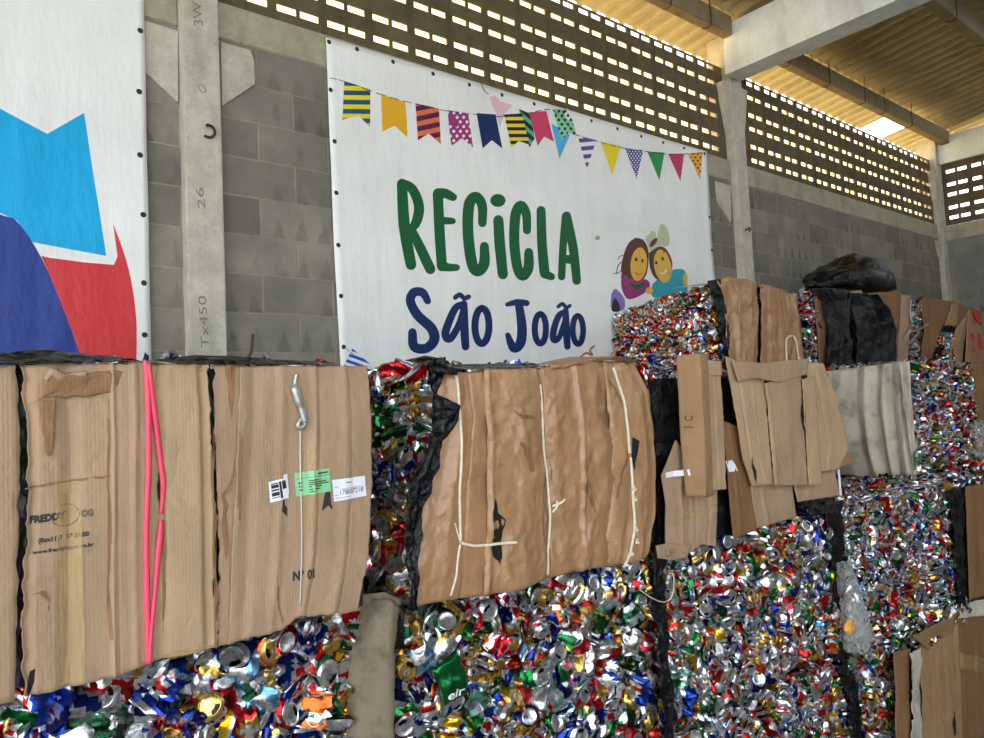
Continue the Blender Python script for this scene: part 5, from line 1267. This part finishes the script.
bN = bale(6.85, 8.1, YK, L4, 'pressed bale with torn brown cardboard and wire bunch, beside the black draped bale')
shell_core(bN, 6.86, 8.1, YK+.05, 3.5, L4+.004, H0+.70)
it = fill(G, (7.02, YK, L4+.02), EX, EZ, -EY, .34, .60, .05, .06, layers=(0., .03), bias=dict(silver=5.), lids=.2)
it += fill(G, (7.66, YK-.02, L4+.01), EX, EZ, -EY, .34, .36, .05, .06, layers=(0., .03), lids=.3)
cans(bN, it, 60)
pN = py(YK-.015)
sheet('cardboard_sheet', bN, M['card'], [(899, 295, .02), (897, 330, .02), (893, 366, .02)], [(907, 296, .03), (906, 330, .03), (904, 366, .03)], pN, nu=12, nv=30, wr=.006, seed=130.)
sheet('cardboard_sheet', bN, M['card_dark'], [(919, 300, .02), (922, 330, .02), (918, 366, .02)], [(931, 298, .0), (931, 330, .0), (930, 366, .0)], pN, nu=16, nv=30, wr=.008, folds=[(.3, .1, .02)], seed=131.)
sheet('cardboard_sheet', bN, M['card_dark'], [(928, 298, .0), (930, 366, .0)], [(950, 302, .03), (944, 320, .02), (938, 332, .01)], pN, B=[(930, 366, 0), (938, 332, .01)], nu=24, nv=30, wr=.010, seed=132.)
sheet('cardboard_flap', bN, M['kraft'], [(949, 303, .06), (941, 326, .03)], [(952, 302, .06), (951, 326, .05)], pN, nu=12, nv=20, wr=.003, seed=133.)
sheet('cardboard_sheet', bN, M['card_dark'], [(950, 302, .04), (950, 328, .03)], [(966, 308, .03), (955, 326, .03)], pN, nu=16, nv=16, wr=.006, seed=134.)
sheet('cardboard_sheet', bN, M['card3'], [(955, 326, .02), (950, 345, .01), (951, 366, .01)], [(967, 309, .02), (962, 340, .02), (960, 366, .02)], pN, nu=14, nv=30, wr=.006, folds=[(.5, .4, .03)], seed=135.)
sheet('green_film', bN, M['teal'], [(944, 332, -.0), (948, 366, .0)], [(962, 336, -.0), (962, 366, .0)], pN, nu=12, nv=12, wr=.006, seed=136.)
for k_, q in enumerate([((904, 338), (912, 326), (918, 332), (910, 342)), ((906, 346), (915, 340), (919, 350), (911, 352)), ((908, 333), (920, 329), (928, 324)), ((911, 300), (910, 312), (912, 324))]):
    v, f = tube_vf(smooth_path([onY(*p_, YK-.06) for p_ in q], 5), .008, 6); mesh_obj('wire', v, f, M['wire'], bN, smooth=True)
v, f = tube_vf(smooth_path([onY(*p_, YK-.02) for p_ in ((917, 302), (919, 299), (922, 297))], 4), .014, 6); mesh_obj('paper_curl', v, f, M['black'], bN, smooth=True)
bO = bale(8.15, 9.2, YK, L4, 'pressed bale with red printed box and green sacking, right end of top row')
shell_core(bO, 8.2, 9.2, YK+.05, 3.5, L4+.004, H0+.66)
pO = py(YK-.012)
os_ = sheet('cardboard_sheet', bO, M['kraft'], [(966, 310, .03), (963, 340, .03), (962, 366, .03)], [(977, 316, .03), (980, 340, .03), (982, 366, .03)], pO, nu=20, nv=30, wr=.006, seed=140.)
sheet('green_film', bO, M['teal'], [(974, 312, .0), (980, 366, .0)], [(1000, 316, .0), (1000, 366, .0)], pO, T=[(974, 312, 0), (985, 312, 0), (1000, 318, 0)], nu=24, nv=24, wr=.02, wf=6, sharp=.01, seed=141.)
sheet('red_film', bO, M['red_ink'], [(966, 309, .05), (972, 322, .05)], [(975, 312, .05), (978, 326, .04)], pO, nu=10, nv=14, wr=.006, seed=142.)
bvO = bvh_of([os_])
decal_mesh('printed_mark', bO, M['red_ink'], [ell((969, 337), 2.2, 4)]+strokes([(969.5, 341), (970, 351)], .8, tuple)+strokes([(967, 351), (973, 352)], 1, tuple)+[([(974, 333), (978, 334), (979, 350), (975, 350)], 0, 0)], pO, bvO, maxe=.1)
def lying_can(px, py_, Y, seed, d, label, rot, kind='bent', sc=1.0):
    V, Fc, Cc = make_can(seed, kind, d); R = np.array(Matrix.Rotation(rot[0], 3, 'X')@Matrix.Rotation(rot[1], 3, 'Y')@Matrix.Rotation(rot[2], 3, 'Z'))
    V = V@R.T*sc; c = onY(px, py_, Y); 
    me = bpy.data.meshes.new('crushed_can'); V2 = V.copy(); V2[:, 2] -= V2[:, 2].min(); me.from_pydata([tuple(v) for v in V2], [], Fc); me.materials.append(M['can']); put_label(me, Cc)
    o = bpy.data.objects.new('crushed_can', me); COL.objects.link(o); o.location = (c[0], c[1], c[2]-.5*(V[:, 2].max()-V[:, 2].min())); return tag(o, label, 'can')
lying_can(662, 362, YF+.03, 900, 8, 'crushed blue can wedged between the kraft paper bale and the narrow carton', (.3, .2, .4), 'bent', 1.15)
# clear bag caught between bales C and D
cb_ = thing('plastic_bag', tuple(onY(848, 650, YF-.03)), 'crumpled clear plastic bag with an orange wrapper hanging between two can bales', 'bag')
pCb = py(YF-.035)
sheet('bag_film', cb_, M['clear'], [(833, 562, .0), (834, 590, .0), (840, 620, .0), (838, 640, .0), (846, 652, .0)], [(848, 560, .0), (856, 585, .0), (860, 615, .0), (866, 640, .0), (862, 652, .0)], pCb, B=[(846, 652), (854, 655), (862, 652)], nu=30, nv=50, th=.0008, wr=.012, wf=12, sharp=.014, bulge=.03, seed=150.)
sheet('bag_film', cb_, M['clear'], [(836, 600, .0), (840, 640, .0)], [(858, 600, .0), (868, 644, .0)], pCb, nu=24, nv=24, th=.0008, wr=.012, wf=16, sharp=.014, bulge=.05, seed=151.)
wv = onY(849, 627, YF-.085)
bm = bmesh.new(); bmesh.ops.create_icosphere(bm, subdivisions=3, radius=1)
for v_ in bm.verts:
    p = v_.co; v_.co = Vector((p.x*.034, p.y*.018, p.z*.032))*(1+.18*noise.noise(p*2.3))+Vector(wv)-Vector(cb_.location)
me = bpy.data.meshes.new('orange_wrapper'); bm.to_mesh(me); bm.free(); me.materials.append(M['orange']); o = bpy.data.objects.new('orange_wrapper', me); COL.objects.link(o); o.parent = cb_
# ================================================================== LIGHT
sd = bpy.data.lights.new('sun', 'SUN'); so = bpy.data.objects.new('sun', sd); COL.objects.link(so)
sd.energy = 5.0; sd.angle = math.radians(.53); sd.color = (1.0, .93, .80)
el, az = math.radians(56), math.radians(12)
dirv = Vector((math.sin(az)*math.cos(el), math.cos(az)*math.cos(el), -math.sin(el)))
so.rotation_euler = dirv.to_track_quat('-Z', 'Y').to_euler()
w = bpy.data.worlds.new('sky'); S.world = w; w.use_nodes = True
bg = w.node_tree.nodes['Background']; bg.inputs['Color'].default_value = (.80, .90, 1.0, 1); bg.inputs['Strength'].default_value = 1.6
S.view_settings.view_transform = 'Standard'; S.view_settings.look = 'None'
S.view_settings.gamma = 1.0; S.view_settings.use_curve_mapping = False
S.view_settings.exposure = 1.6
S.cycles.max_bounces = 10; S.cycles.diffuse_bounces = 6; S.cycles.transparent_max_bounces = 16
S.cycles.use_denoising = True
